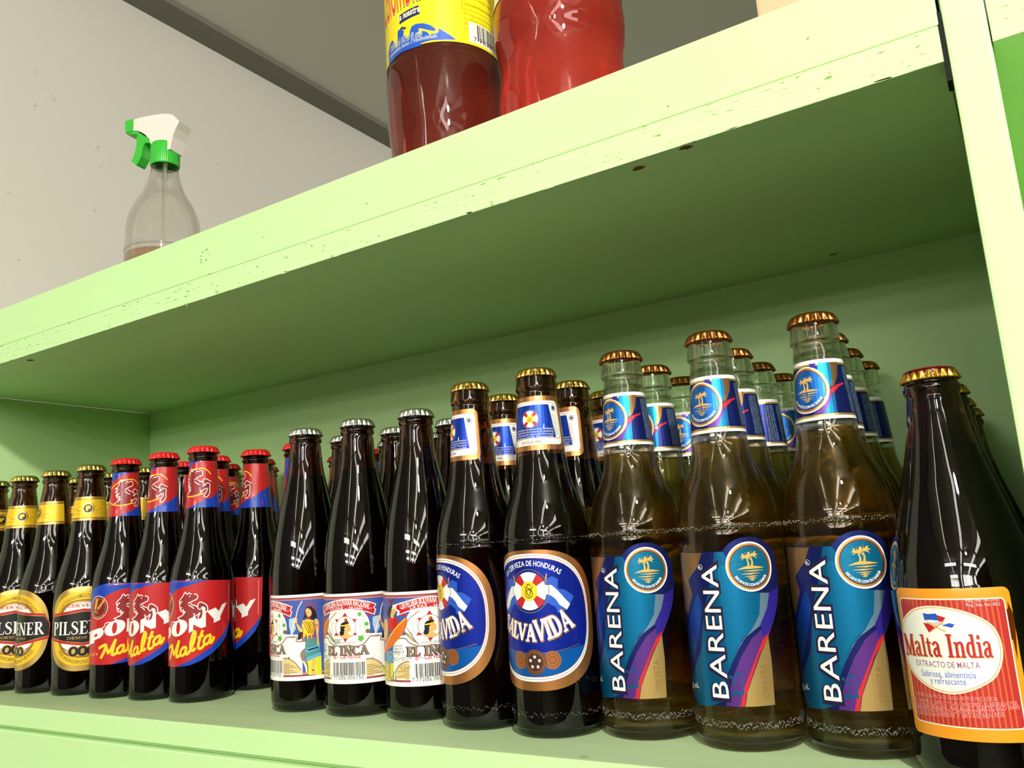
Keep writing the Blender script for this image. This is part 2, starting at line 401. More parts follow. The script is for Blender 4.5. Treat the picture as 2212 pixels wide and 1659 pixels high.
ART={
'pony_body':[
('p',0,'pony_red',[(-83.32,29.9),(-83.32,62),(-73.83,71.65),(-73.35,81.8),(-73.44,91.33),(-70.97,96.46),(-58.41,100.63),(-48.1,102.69),(-22.65,101.53),(11.39,99.55),(10.33,65.29),(8.38,59.57),(4.65,51.76),(-2.14,44.48),(-10.24,38.62),(-18.67,33.89),(-28.27,30.72),(-39.64,29.8)],0),
('p',1,'pony_blue',[(-78.83,60),(-73.35,81.8),(-73.44,91.33),(-70.97,96.46),(-58.41,100.63),(-48.1,102.69),(-11.83,100.73),(-22.06,99.32),(-34.2,96.07),(-31.43,97.37),(-40.22,95.08),(-47.73,91.48),(-57.67,85.63),(-73.13,73.58),(-73.3,70.42)],0),
('p',1,'pony_blue',[(-41.28,29.9),(-39.64,29.8),(-28.27,30.72),(-18.67,33.89),(-10.24,38.62),(-2.14,44.48),(4.65,51.76),(8.38,59.57),(10.33,65.89),(5.49,59.3),(-0.79,52.44),(-10.28,44.36),(-18.71,39.3),(-30.12,33.65)],0),
('e',2,'white',(-56.6,81.2),10.6,10.6,0,2),
('e',3,'maroon',(-56.6,81.2),10.1,10.1,0,2),
('e',4,'wheat',(-56.6,81.2),8.5,8.5,8.25,2),
('s',5,'wheat',0.5,[(-62.54,75.98),(-59.4,80.65),(-57.86,89.4)],0),
('s',5,'wheat',0.5,[(-60.26,76.91),(-54,81.76),(-49.05,89.68)],0),
('s',5,'wheat',0.5,[(-62.77,79.43),(-60.83,77.22),(-55.87,76.2)],0),
('p',5,'wheat',[(-60.58,79.6),(-62.21,80.44),(-61.38,82.12),(-60.07,81.19)],0),
('p',5,'wheat',[(-60.58,79.6),(-58.73,79.98),(-58.43,81.71),(-60.07,81.19)],0),
('p',5,'wheat',[(-59.99,81.43),(-61.56,82.28),(-60.76,83.96),(-59.5,83.02)],0),
('p',5,'wheat',[(-59.99,81.43),(-58.2,81.81),(-57.91,83.54),(-59.5,83.02)],0),
('p',5,'wheat',[(-59.43,83.27),(-60.94,84.12),(-60.17,85.8),(-58.95,84.85)],0),
('p',5,'wheat',[(-59.43,83.27),(-57.69,83.64),(-57.4,85.37),(-58.95,84.85)],0),
('p',5,'wheat',[(-58.88,85.1),(-60.35,85.95),(-59.6,87.63),(-58.42,86.69)],0),
('p',5,'wheat',[(-58.88,85.1),(-57.18,85.46),(-56.9,87.2),(-58.42,86.69)],0),
('p',5,'wheat',[(-58.34,86.93),(-59.77,87.79),(-59.05,89.47),(-57.89,88.52)],0),
('p',5,'wheat',[(-58.34,86.93),(-56.69,87.29),(-56.42,89.03),(-57.89,88.52)],0),
('p',5,'wheat',[(-56.56,79.84),(-57.28,80.94),(-55.75,82.27),(-55.31,81.14)],0),
('p',5,'wheat',[(-56.56,79.84),(-54.92,79.73),(-53.79,81.2),(-55.31,81.14)],0),
('p',5,'wheat',[(-54.85,81.63),(-55.52,82.73),(-54.1,84.05),(-53.68,82.92)],0),
('p',5,'wheat',[(-54.85,81.63),(-53.31,81.51),(-52.24,82.98),(-53.68,82.92)],0),
('p',5,'wheat',[(-53.25,83.41),(-53.88,84.52),(-52.53,85.83),(-52.14,84.7)],0),
('p',5,'wheat',[(-53.25,83.41),(-51.79,83.29),(-50.77,84.75),(-52.14,84.7)],0),
('p',5,'wheat',[(-51.73,85.19),(-52.33,86.3),(-51.05,87.6),(-50.67,86.47)],0),
('p',5,'wheat',[(-51.73,85.19),(-50.33,85.06),(-49.35,86.52),(-50.67,86.47)],0),
('p',5,'wheat',[(-50.27,86.96),(-50.85,88.07),(-49.62,89.38),(-49.26,88.24)],0),
('p',5,'wheat',[(-50.27,86.96),(-48.93,86.83),(-47.99,88.29),(-49.26,88.24)],0),
('a',5,'wheat','BEBIDA',(-56.6,81.2),8.8,8.8,170,120,1,0),
('a',5,'wheat','DE MALTA',(-56.6,81.2),-9.7,-9.7,-110,-40,1,0),
('p',4,'white',[(-73.23,58.47),(-52.85,62.76),(-50.2,61.74),(-49.28,59.54),(-49.87,56.48),(-52.89,53.81),(-60.14,51.74),(-60.65,49.27),(-72.1,47.17)],0),
('p',5,'pony_red',[(-60.21,56.87),(-56.81,57.84),(-56.05,56.84),(-56.43,55.43),(-60.28,54.27)],0),
('p',4,'white',[(-31.48,67.18),(-32.71,68.1),(-34.25,68.71),(-36.04,68.98),(-37.98,68.88),(-40,68.43),(-42.01,67.65),(-43.91,66.58),(-45.61,65.27),(-47.01,63.79),(-48,62.22),(-48.53,60.64),(-48.54,59.14),(-48.03,57.78),(-47.04,56.64),(-45.66,55.76),(-43.98,55.2),(-42.09,54.96),(-40.09,55.06),(-38.07,55.5),(-36.13,56.25),(-34.34,57.29),(-32.79,58.55),(-31.54,59.99),(-30.67,61.52),(-30.21,63.09),(-30.2,64.6),(-30.63,65.99)],0),
('p',5,'pony_red',[(-37.14,62.66),(-37.18,63.78),(-37.32,64.82),(-37.57,65.72),(-37.9,66.43),(-38.31,66.91),(-38.77,67.15),(-39.25,67.13),(-39.75,66.85),(-40.22,66.32),(-40.65,65.58),(-41.02,64.65),(-41.3,63.6),(-41.48,62.46),(-41.55,61.3),(-41.51,60.18),(-41.36,59.14),(-41.11,58.25),(-40.77,57.55),(-40.36,57.07),(-39.89,56.83),(-39.4,56.85),(-38.91,57.13),(-38.45,57.65),(-38.02,58.39),(-37.67,59.31),(-37.39,60.36),(-37.21,61.5)],0),
('t',5,'wheat','330 ml e',(-73.17,36.35),(-55.07,38.51),3.2,0.1,0.2,'s'),
('p',4,'white',[(-28.9,57.53),(-28.74,69.32),(-24.35,70.93),(-21.2,67.92),(-18.69,69.44),(-17.64,78.05),(-14.82,76.93),(-14.7,61.84),(-18.62,60.77),(-25.15,64.47),(-25.09,59.29)],0),
('p',4,'white',[(-13.95,74.52),(-6.56,77.03),(-3.52,73.79),(-0.07,79.23),(5.04,80.54),(-1.93,69.4),(-1.92,66.18),(-8.14,64.23),(-8.04,67.54)],0),
('p',3,'horse',[(-32.28,91.99),(-30.85,90.63),(-29,91.11),(-27.18,89.83),(-24.84,89.67),(-22.54,89.39),(-21.67,87.4),(-22.39,85.53),(-24.78,84.31),(-27.11,83.41),(-27.69,82),(-24.74,80.23),(-21.87,78.86),(-21.32,80.97),(-19.65,82.76),(-17.4,82.11),(-14.27,79.8),(-13.28,76.5),(-13.95,74.35),(-15.53,73.8),(-15.66,76.72),(-17.08,78.3),(-18.2,77.52),(-17.05,73.93),(-17.85,69.37),(-20.08,68.29),(-20.94,69.63),(-19.57,73.57),(-21.24,71.97),(-24.64,70.78),(-28.74,69.32),(-34.45,67.58),(-39.97,67.27),(-47.17,66.88),(-41.23,67.75),(-39.47,70.62),(-34.53,72.78),(-32.87,73.87),(-34.58,76.26),(-37.3,77.52),(-37.52,81.6),(-37.95,85.11),(-34.77,89.07),(-33.31,90.76)],0),
('p',5,'horse',[(-21.03,79.49),(-19.64,82),(-17.67,81.43),(-14.55,79.24),(-13.85,76.55),(-14.4,74.86),(-15.2,74.64),(-15.39,77.27),(-16.92,78.69),(-18.77,78.26),(-19.06,79.34)],0),
('p',5,'horse',[(-19.6,76.47),(-17.8,76.32),(-17.44,73.39),(-18.31,69.87),(-19.98,68.97),(-20.54,69.6),(-19.01,74.1)],0),
('s',6,'white',0.78,[(-34.45,67.58),(-39.62,70.04),(-39.47,70.62),(-34.53,72.78),(-32.25,75.87),(-34.55,74.52),(-34.05,77.4),(-36.32,76.04),(-37.3,77.52),(-35.67,79.21),(-37.61,78.7),(-37.53,82.18),(-35.4,84.43),(-38.14,82.79),(-37.96,85.23),(-34.77,88.49),(-33.32,91.05),(-32.28,91.99),(-30.97,90.05),(-29,91.11),(-26.88,89.81)],0),
('s',6,'white',0.78,[(-24.84,89.91),(-22.54,89.51),(-21.61,87.4),(-22.39,85.53),(-24.78,84.54),(-26.99,83.52),(-29.81,82.41)],0),
('s',6,'white',0.78,[(-27.57,82.28),(-25.9,80.72),(-23.59,80.15),(-21.59,78.66),(-20.84,77.15),(-19.03,76.43)],0),
('s',6,'white',0.78,[(-21.59,78.96),(-21.21,81.25),(-19.65,82.76),(-17.4,82.11),(-14.27,79.8),(-13.28,76.5),(-13.95,74.35),(-15.53,73.91),(-15.55,77),(-17.09,78.59),(-18.76,77.57),(-17.07,76.26),(-17.04,72.77),(-17.97,69.38),(-19.97,68.28),(-21.11,69.64),(-19.57,73.86),(-21.25,72.55),(-24.64,70.78),(-24.09,72.77),(-25.13,73.71)],0),
('s',6,'white',0.78,[(-29.49,80.94),(-27.07,79.63),(-24.71,77.74)],0),
('s',6,'white',0.78,[(-28.97,88.48),(-27.76,88.11)],0),
('s',6,'white',0.78,[(-34.45,67.58),(-39.97,67.27),(-47.17,66.88),(-48.98,63.65),(-53.01,61.78)],0),
('s',6,'yellow',2.5,[(-54.19,44.29),(-50.18,46.35),(-46.57,47.23),(-48.21,41.71),(-51.65,35.51)],0),
('s',6,'yellow',2.25,[(-46.79,46.65),(-45.36,42.95),(-44.44,39.25)],0),
('s',6,'yellow',2,[(-44.44,39.25),(-41.19,45.3),(-38.12,51.86)],0),
('s',6,'yellow',2.5,[(-38.12,51.86),(-40.3,43.01),(-40.78,38.16),(-37.15,39.27)],0),
('s',6,'yellow',2.25,[(-30.9,46.08),(-34.11,45.47),(-36.48,42.4),(-36.22,39.54),(-34.35,39.21),(-32.09,41.12),(-30.89,45.62),(-31.46,41.09),(-30.2,40.18),(-28.4,41.5)],0),
('s',6,'yellow',2.25,[(-28.4,41.5),(-24.98,48.68),(-23.23,55.99),(-24.06,58.64),(-25.74,55.03),(-27.17,47.69),(-26.77,43.39),(-24.92,42.98),(-23.23,44.84)],0),
('s',6,'yellow',2.25,[(-17.32,59.04),(-19.39,52.8),(-20.89,46.07),(-19.87,43.97),(-17.65,44.61),(-16.27,46.76)],0),
('s',6,'yellow',2,[(-21.34,52.68),(-16.33,54.8)],0),
('s',6,'yellow',2.25,[(-10.35,54.62),(-13.79,53.67),(-16.13,50.47),(-15.72,47.39),(-14.03,46.98),(-11.76,49.42),(-10.34,54.45),(-11.36,49.66),(-10.3,47.81),(-8.66,50.21),(-7.77,52.82)],0),
('s',5,'pale',0.35,[(7.69,97.23),(7.14,66.21)],0)],
'pony_neck':[
('p',0,'pony_red',[(-43,165.2),(-20,165.2),(0,165.2),(27,165.2),(27,207.6),(0,207.6),(-43,207.6)],0),
('p',1,'pony_blue',[(-27.97,196.36),(-27.15,197.55),(-18.67,200.84),(-13.52,203.9),(-8.87,206.03),(-4.01,207.7),(-1.32,207.6),(-35.97,207.6),(-35.97,184)],0),
('p',1,'pony_blue',[(-13.99,165.2),(6.01,165.2),(27,165.2),(27,186),(18,181.5),(8.21,174.75),(2.58,172.71),(-2.5,170.22),(-7.66,167.59)],0),
('s',2,'yellow',1,[(6.83,195.18),(4.32,198.19),(1.02,200.25),(-2.32,200.73),(-6.45,200.33),(-11.02,200.01),(-14.95,198.05),(-19.73,195.31),(-26.13,191.18),(-27.08,186.26),(-27.11,181.89),(-24.82,178.91),(-18.98,176.61),(-13.67,175.56),(-8.7,175.66),(-4.15,176.61),(0.22,177.98)],0),
('p',1,'horse',[(-12.81,200.42),(-11.41,198),(-9.85,199.65),(-7.28,199.25),(-6.11,198.14),(-1.96,198.6),(-0.93,196.11),(-1.53,194.22),(-4.83,192.8),(-5.67,191.41),(-3.87,189.52),(-0.56,187.97),(-0.11,190.16),(2.03,191.16),(6.82,188.54),(7.68,184.48),(5.92,182.51),(5.3,178.09),(2.52,174.58),(0.63,175.49),(2.33,180.82),(-1.48,179.53),(-2.09,178.6),(-6.46,176.82),(-13.7,176.86),(-18.59,177.2),(-14.41,179.69),(-14.17,182.15),(-16.95,184.82),(-17.42,187.96),(-18.52,191.47),(-14.84,194.31),(-13.39,199.2)],0),
('p',4,'horse',[(0.3,187.67),(0.78,189.55),(2.24,190.38),(6.25,187.88),(6.67,185.06),(4.7,187.49),(2.17,186.45),(1.06,185.8)],0),
('p',4,'horse',[(3.03,184.28),(5.06,184.36),(5.04,178.39),(2.5,175.2),(1.34,175.81),(3.15,180.53)],0),
('s',5,'white',0.68,[(-18.59,177.26),(-14.4,179.38),(-11.73,182.16),(-14.12,180.59),(-12.53,184.37),(-15.83,183.03),(-13.54,187.69),(-16.75,184.49),(-15.36,189.67),(-18.19,188.02),(-14.93,191.82),(-18.52,191.47),(-14.84,194.31),(-13.83,197.98),(-12.82,200.57),(-11.41,198),(-9.57,199.95),(-7.29,199.57)],0),
('s',5,'white',0.68,[(-7.27,198.63),(-5.68,197.82),(-1.8,198.76),(-0.78,196.43),(-1.37,194.22),(-4.84,192.96),(-8.63,190.4)],0),
('s',5,'white',0.68,[(-5.67,191.41),(-4.16,189.36),(-0.56,187.97),(0.54,185.48),(-0.96,184.37)],0),
('s',5,'white',0.68,[(-0.56,187.97),(0.06,190.32),(2.03,191.16),(7.14,188.4)],0),
('s',5,'white',0.68,[(0.73,184.86),(3.36,187.28),(5.78,185.96),(5.39,182.49),(5.3,178.09),(2.73,174.42),(0.63,175.49),(3.15,180.53),(2.68,182.39),(-1.49,179.84),(-2.7,178.29),(-2.12,180.16),(-3.07,181.1)],0),
('s',5,'white',0.68,[(-8.46,189.15),(-6.72,187.69),(-3.18,185.77)],0),
('s',5,'white',0.68,[(-7.51,197.07),(-7.84,196.45)],0)],
'pil_body':[
('p',0,'gold',[(18.8,61.3),(18.61,68.14),(18.05,73.14),(17.11,77.54),(15.81,81.5),(14.14,85.08),(12.12,88.3),(9.74,91.16),(7.03,93.66),(3.97,95.79),(0.58,97.55),(-3.18,98.92),(-7.36,99.91),(-12.11,100.5),(-18.6,100.7),(-25.09,100.5),(-29.84,99.91),(-34.02,98.92),(-37.78,97.55),(-41.17,95.79),(-44.23,93.66),(-46.94,91.16),(-49.32,88.3),(-51.34,85.08),(-53.01,81.5),(-54.31,77.54),(-55.25,73.14),(-55.81,68.14),(-56,61.3),(-55.81,54.46),(-55.25,49.46),(-54.31,45.06),(-53.01,41.1),(-51.34,37.52),(-49.32,34.3),(-46.94,31.44),(-44.23,28.94),(-41.17,26.81),(-37.78,25.05),(-34.02,23.68),(-29.84,22.69),(-25.09,22.1),(-18.6,21.9),(-12.11,22.1),(-7.36,22.69),(-3.18,23.68),(0.58,25.05),(3.97,26.81),(7.03,28.94),(9.74,31.44),(12.12,34.3),(14.14,37.52),(15.81,41.1),(17.11,45.06),(18.05,49.46),(18.61,54.46)],0),
('p',1,'pil_yellow',[(13.9,61.3),(13.74,67.25),(13.25,71.61),(12.43,75.44),(11.3,78.89),(9.85,82),(8.09,84.8),(6.03,87.29),(3.67,89.47),(1.02,91.33),(-1.94,92.85),(-5.2,94.05),(-8.83,94.91),(-12.96,95.43),(-18.6,95.6),(-24.24,95.43),(-28.37,94.91),(-32,94.05),(-35.26,92.85),(-38.22,91.33),(-40.87,89.47),(-43.23,87.29),(-45.29,84.8),(-47.05,82),(-48.5,78.89),(-49.63,75.44),(-50.45,71.61),(-50.94,67.25),(-51.1,61.3),(-50.94,55.35),(-50.45,50.99),(-49.63,47.16),(-48.5,43.71),(-47.05,40.6),(-45.29,37.8),(-43.23,35.31),(-40.87,33.13),(-38.22,31.27),(-35.26,29.75),(-32,28.55),(-28.37,27.69),(-24.24,27.17),(-18.6,27),(-12.96,27.17),(-8.83,27.69),(-5.2,28.55),(-1.94,29.75),(1.02,31.27),(3.67,33.13),(6.03,35.31),(8.09,37.8),(9.85,40.6),(11.3,43.71),(12.43,47.16),(13.25,50.99),(13.74,55.35)],0),
('p',2,'darkred',[(7,61.3),(6.87,65.98),(6.49,69.41),(5.84,72.43),(4.95,75.14),(3.81,77.6),(2.42,79.8),(0.8,81.76),(-1.06,83.47),(-3.15,84.94),(-5.47,86.14),(-8.05,87.08),(-10.91,87.76),(-14.16,88.16),(-18.6,88.3),(-23.04,88.16),(-26.29,87.76),(-29.15,87.08),(-31.73,86.14),(-34.05,84.94),(-36.14,83.47),(-38,81.76),(-39.62,79.8),(-41.01,77.6),(-42.15,75.14),(-43.04,72.43),(-43.69,69.41),(-44.07,65.98),(-44.2,61.3),(-44.07,56.62),(-43.69,53.19),(-43.04,50.17),(-42.15,47.46),(-41.01,45),(-39.62,42.8),(-38,40.84),(-36.14,39.13),(-34.05,37.66),(-31.73,36.46),(-29.15,35.52),(-26.29,34.84),(-23.04,34.44),(-18.6,34.3),(-14.16,34.44),(-10.91,34.84),(-8.05,35.52),(-5.47,36.46),(-3.15,37.66),(-1.06,39.13),(0.8,40.84),(2.42,42.8),(3.81,45),(4.95,47.46),(5.84,50.17),(6.49,53.19),(6.87,56.62)],0),
('p',3,'gold',[(6.2,61.3),(6.08,65.85),(5.7,69.17),(5.08,72.1),(4.21,74.73),(3.11,77.11),(1.77,79.25),(0.19,81.16),(-1.61,82.82),(-3.63,84.23),(-5.88,85.4),(-8.38,86.32),(-11.15,86.97),(-14.3,87.37),(-18.6,87.5),(-22.9,87.37),(-26.05,86.97),(-28.82,86.32),(-31.32,85.4),(-33.57,84.23),(-35.59,82.82),(-37.39,81.16),(-38.97,79.25),(-40.31,77.11),(-41.41,74.73),(-42.28,72.1),(-42.9,69.17),(-43.28,65.85),(-43.4,61.3),(-43.28,56.75),(-42.9,53.43),(-42.28,50.5),(-41.41,47.87),(-40.31,45.49),(-38.97,43.35),(-37.39,41.44),(-35.59,39.78),(-33.57,38.37),(-31.32,37.2),(-28.82,36.28),(-26.05,35.63),(-22.9,35.23),(-18.6,35.1),(-14.3,35.23),(-11.15,35.63),(-8.38,36.28),(-5.88,37.2),(-3.63,38.37),(-1.61,39.78),(0.19,41.44),(1.77,43.35),(3.11,45.49),(4.21,47.87),(5.08,50.5),(5.7,53.43),(6.08,56.75)],0),
('p',4,'white',[(4.6,61.3),(4.48,65.53),(4.13,68.63),(3.55,71.36),(2.74,73.81),(1.71,76.03),(0.45,78.02),(-1.02,79.79),(-2.7,81.34),(-4.6,82.66),(-6.7,83.75),(-9.04,84.6),(-11.63,85.21),(-14.58,85.58),(-18.6,85.7),(-22.62,85.58),(-25.57,85.21),(-28.16,84.6),(-30.5,83.75),(-32.6,82.66),(-34.5,81.34),(-36.18,79.79),(-37.65,78.02),(-38.91,76.03),(-39.94,73.81),(-40.75,71.36),(-41.33,68.63),(-41.68,65.53),(-41.8,61.3),(-41.68,57.07),(-41.33,53.97),(-40.75,51.24),(-39.94,48.79),(-38.91,46.57),(-37.65,44.58),(-36.18,42.81),(-34.5,41.26),(-32.6,39.94),(-30.5,38.85),(-28.16,38),(-25.57,37.39),(-22.62,37.02),(-18.6,36.9),(-14.58,37.02),(-11.63,37.39),(-9.04,38),(-6.7,38.85),(-4.6,39.94),(-2.7,41.26),(-1.02,42.81),(0.45,44.58),(1.71,46.57),(2.74,48.79),(3.55,51.24),(4.13,53.97),(4.48,57.07)],0),
('p',5,'red',[(-57.04,66),(-51.6,76.1),(-34.6,77.8),(-18.6,79.8),(-2.6,77.8),(14.4,76.1),(19.84,66),(19,51.7),(1.4,48.2),(-18.6,45),(-38.6,48.2),(-56.2,51.7)],0),
('p',6,'gold',[(-56.35,66),(-51.6,73.8),(-34.6,75.5),(-18.6,77.5),(-2.6,75.5),(14.4,73.8),(19.15,66),(19,54),(1.4,50.5),(-18.6,47.3),(-38.6,50.5),(-56.2,54)],0),
('p',7,'black',[(-56.2,66),(-51.6,73.3),(-34.6,75),(-18.6,77),(-2.6,75),(14.4,73.3),(19,66),(19,54.5),(1.4,51),(-18.6,47.8),(-38.6,51),(-56.2,54.5)],0),
('t',8,'white','PILSENER',(-51.8,56),(14.6,56),12.2,0,0,'serif'),
('t',8,'gold','DESDE 1913',(-33.6,51.6),(-3.6,51.6),2.2,0,0,'s'),
('t',6,'red','CERVEZA',(-34.1,81.3),(-3.1,81.3),2.9,0.05,0,'s'),
('a',2,'dkgold','ECUATORIANAMENTE REFRESCANTE',(-18.6,61.3),27.6,29,148,32,3.6,0.05),
('a',2,'dkgold','100% INGREDIENTES NATURALES',(-18.6,61.3),-31.5,-32.8,-140,-40,3,0.05),
('e',6,'gold',(-26.8,40.2),5.3,5.3,0,2),
('e',7,'black',(-26.8,40.2),4.6,4.6,0,2),
('p',8,'gold',[(-28.3,38.5),(-26.3,38),(-25,39.8),(-25.2,42),(-27,42.8),(-28.4,41.4)],1),
('e',6,'gold',(-18.6,40.2),5.3,5.3,0,2),
('e',7,'black',(-18.6,40.2),4.6,4.6,0,2),
('p',8,'gold',[(-20.1,38.5),(-18.1,38),(-16.8,39.8),(-17,42),(-18.8,42.8),(-20.2,41.4)],1),
('e',6,'gold',(-10.4,40.2),5.3,5.3,0,2),
('e',7,'black',(-10.4,40.2),4.6,4.6,0,2),
('p',8,'gold',[(-11.9,38.5),(-9.9,38),(-8.6,39.8),(-8.8,42),(-10.6,42.8),(-12,41.4)],1),
('s',6,'dkgold',0.7,[(-32.1,40.5),(-33.8,42.6)],0),
('s',6,'dkgold',0.7,[(-33.6,41.4),(-35.5,43.5)],0),
('s',6,'dkgold',0.7,[(-35.1,42.3),(-37.2,44.4)],0),
('s',6,'dkgold',0.7,[(-36.6,43.2),(-38.9,45.3)],0),
('s',6,'dkgold',0.7,[(-5.1,40.5),(-3.4,42.6)],0),
('s',6,'dkgold',0.7,[(-3.6,41.4),(-1.7,43.5)],0),
('s',6,'dkgold',0.7,[(-2.1,42.3),(-0,44.4)],0),
('s',6,'dkgold',0.7,[(-0.6,43.2),(1.7,45.3)],0)],
'pil_neck':[
('p',0,'gold',[(-41.6,165.2),(20.4,165.2),(20.4,189),(-41.6,189)],0),
('p',1,'darkred',[(-41.6,167.4),(20.4,167.4),(20.4,186.8),(-41.6,186.8)],0),
('p',2,'pil_yellow',[(-41.6,168),(20.4,168),(20.4,186.2),(-41.6,186.2)],0),
('e',3,'dkgold',(-10.6,177.2),6.5,6.5,0,2),
('e',4,'gold',(-10.6,177.2),6.2,6.2,0,2),
('e',5,'black',(-10.6,177.2),4.3,4.3,0,2),
('p',6,'pil_yellow',[(-12.7,175.6),(-10.9,174.6),(-10.4,176.4),(-8.2,177.5),(-8.7,179.5),(-11,179.9),(-12.9,178.6)],1),
('s',3,'dkyellow',0.8,[(-17.6,173.8),(-19.2,175.4)],0),
('s',3,'dkyellow',0.8,[(-19.1,174.3),(-20.8,175.9)],0),
('s',3,'dkyellow',0.8,[(-20.6,174.8),(-22.4,176.4)],0),
('s',3,'dkyellow',0.8,[(-22.1,175.3),(-24,176.9)],0),
('s',3,'dkyellow',0.8,[(-23.6,175.8),(-25.6,177.4)],0),
('t',3,'dkyellow','CERVEZA PILSENER',(-34.6,171.2),(-17.6,171.2),1.5,0,0,'s'),
('s',3,'dkyellow',0.8,[(-3.6,173.8),(-2,175.4)],0),
('s',3,'dkyellow',0.8,[(-2.1,174.3),(-0.4,175.9)],0),
('s',3,'dkyellow',0.8,[(-0.6,174.8),(1.2,176.4)],0),
('s',3,'dkyellow',0.8,[(0.9,175.3),(2.8,176.9)],0),
('s',3,'dkyellow',0.8,[(2.4,175.8),(4.4,177.4)],0),
('t',3,'dkyellow','CERVEZA PILSENER',(-3.6,171.2),(13.4,171.2),1.5,0,0,'s')],
'inca_body':[
('p',0,'white',[(-89.32,23.3),(14.68,23.3),(14.68,87.2),(-89.32,87.2)],0),
('p',1,'inca_red',[(-88.32,26.2),(13.68,26.2),(13.68,85.2),(-88.32,85.2)],0),
('p',2,'inca_pink',[(-88.32,27.6),(13.68,27.6),(13.68,84),(-88.32,84)],0),
('p',3,'inca_blue',[(-88.32,29),(13.68,29),(13.68,83),(-88.32,83)],0),
('p',4,'white',[(-67.32,27.6),(-6.32,27.6),(-6.32,57),(-20.32,57.8),(-23.32,55),(-51.32,55),(-54.32,57.8),(-67.32,57)],0),
('e',4,'white',(-37.32,62.5),18.5,17,0,2),
('s',5,'taupe',0.9,[(-67.56,54.95),(-56.56,55.58),(-52.92,52.74),(-47.73,50.5),(-41.38,49.92),(-35.01,50.27),(-29.6,49.28),(-24.32,50.47),(-21.01,53.33),(-18.48,55.66),(-12.5,55.23)],0),
('s',5,'taupe',0.9,[(-17.34,55.59),(-10.78,55.44),(-10.74,52.17),(-3.94,51.83),(-3.93,47.58)],0),
('p',4,'white',[(-17.34,55.4),(-10.79,55.2),(-10.74,52.17),(-3.95,51.71),(-4.01,47.2),(-7.24,44.7),(-8.1,41.23),(-6.15,36.42),(-20.42,38.94),(-20.28,50.33)],0),
('p',5,'red',[(-37.48,73.8),(-35.35,70.53),(-39.63,70.69)],0),
('p',5,'red',[(-46.31,69.01),(-42.84,68.97),(-44.73,66.4)],0),
('p',5,'red',[(-28.48,68.64),(-31.56,68.82),(-29.99,65.87)],0),
('p',5,'red',[(-47.64,57.24),(-45.74,59.64),(-43.16,57.25)],0),
('p',5,'red',[(-28.38,57.07),(-29.75,59.33),(-31.86,57.28)],0),
('p',5,'red',[(-37.81,52.41),(-39.34,55.29),(-35.52,55.29)],0),
('p',5,'taupe',[(-29.31,64.43),(-29.84,66.13),(-30.71,67.69),(-31.91,69.02),(-33.38,70.04),(-35.05,70.71),(-36.88,70.99),(-38.77,70.86),(-40.64,70.32),(-42.4,69.41),(-43.95,68.18),(-45.18,66.68),(-45.99,64.99),(-46.31,63.22),(-46.1,61.45),(-45.38,59.77),(-44.23,58.26),(-42.75,56.99),(-41.03,56.02),(-39.18,55.4),(-37.29,55.15),(-35.45,55.28),(-33.75,55.79),(-32.23,56.66),(-30.97,57.84),(-30.02,59.28),(-29.41,60.91),(-29.17,62.65)],0),
('p',6,'white',[(-29.68,64.37),(-30.17,66),(-31.01,67.49),(-32.15,68.75),(-33.55,69.73),(-35.15,70.37),(-36.89,70.63),(-38.68,70.51),(-40.46,70),(-42.13,69.13),(-43.59,67.95),(-44.75,66.52),(-45.51,64.91),(-45.81,63.22),(-45.61,61.53),(-44.94,59.92),(-43.86,58.48),(-42.46,57.27),(-40.83,56.34),(-39.07,55.75),(-37.28,55.51),(-35.53,55.63),(-33.9,56.12),(-32.46,56.95),(-31.26,58.07),(-30.34,59.45),(-29.76,61.01),(-29.54,62.68)],0),
('p',7,'skin',[(-34.2,64.91),(-33.18,63.28),(-32.75,61.87),(-33.05,60.11),(-35.2,59.42),(-35.44,58.64),(-32.49,57.12),(-34.02,55.42),(-37.51,55.16),(-41.21,56.23),(-43.16,57.44),(-39.27,57.58),(-38.08,59.52),(-38.22,62.69),(-37.28,64.25)],0),
('p',7,'black',[(-34.18,65.71),(-35.02,66.54),(-37.2,67.02),(-39.98,66.32),(-41.47,64.36),(-41.46,61.19),(-42.36,58.82),(-41.66,57.62),(-39.28,57.5),(-38.3,59.53),(-38.01,61.89),(-37.3,63.46),(-35.51,64.18)],1),
('p',8,'yellow',[(-41.37,64.56),(-37.71,64.86),(-34.26,65.71),(-34.2,64.91),(-37.73,63.95),(-41.25,63.76)],0),
('p',8,'darkred',[(-37.88,67.05),(-38.29,68.65),(-37.59,69.62),(-36.04,69.16),(-35.21,67.34),(-34.37,66.51),(-37.21,66.94)],1),
('s',8,'yellow',0.5,[(-37.59,69.42),(-36.96,67.81)],0),
('s',8,'brown',0.25,[(-34.66,63.75),(-33.81,63.51)],0),
('e',8,'greyblue',(-38.06,60.11),0.5,0.5,0),
('p',6,'white',[(-66.24,78.26),(-56.89,80.22),(-46.76,82.47),(-36.78,83.38),(-26.69,82.4),(-18.98,80.61),(-13.5,78.33),(-15.34,75.48),(-13.83,74.94),(-15.06,70.64),(-21.66,73.22),(-33.07,75.4),(-44.75,75.2),(-52.17,73.61),(-62.37,70.87),(-61.36,73.77),(-66.67,75.77)],0),
('p',7,'red',[(-62.14,78.24),(-55.06,80.13),(-46.21,81.86),(-36.8,82.66),(-26.71,81.68),(-19.41,80.04),(-14.39,78),(-16.1,75.75),(-14.72,74.62),(-15.55,71.41),(-21.64,73.82),(-33.06,75.99),(-44.74,75.8),(-52.88,74.21),(-60.09,71.99),(-59.35,74.05),(-62.84,75.96)],0),
('p',6,'red',[(-60.83,70.94),(-53.72,72.46),(-54.6,70.74)],0),
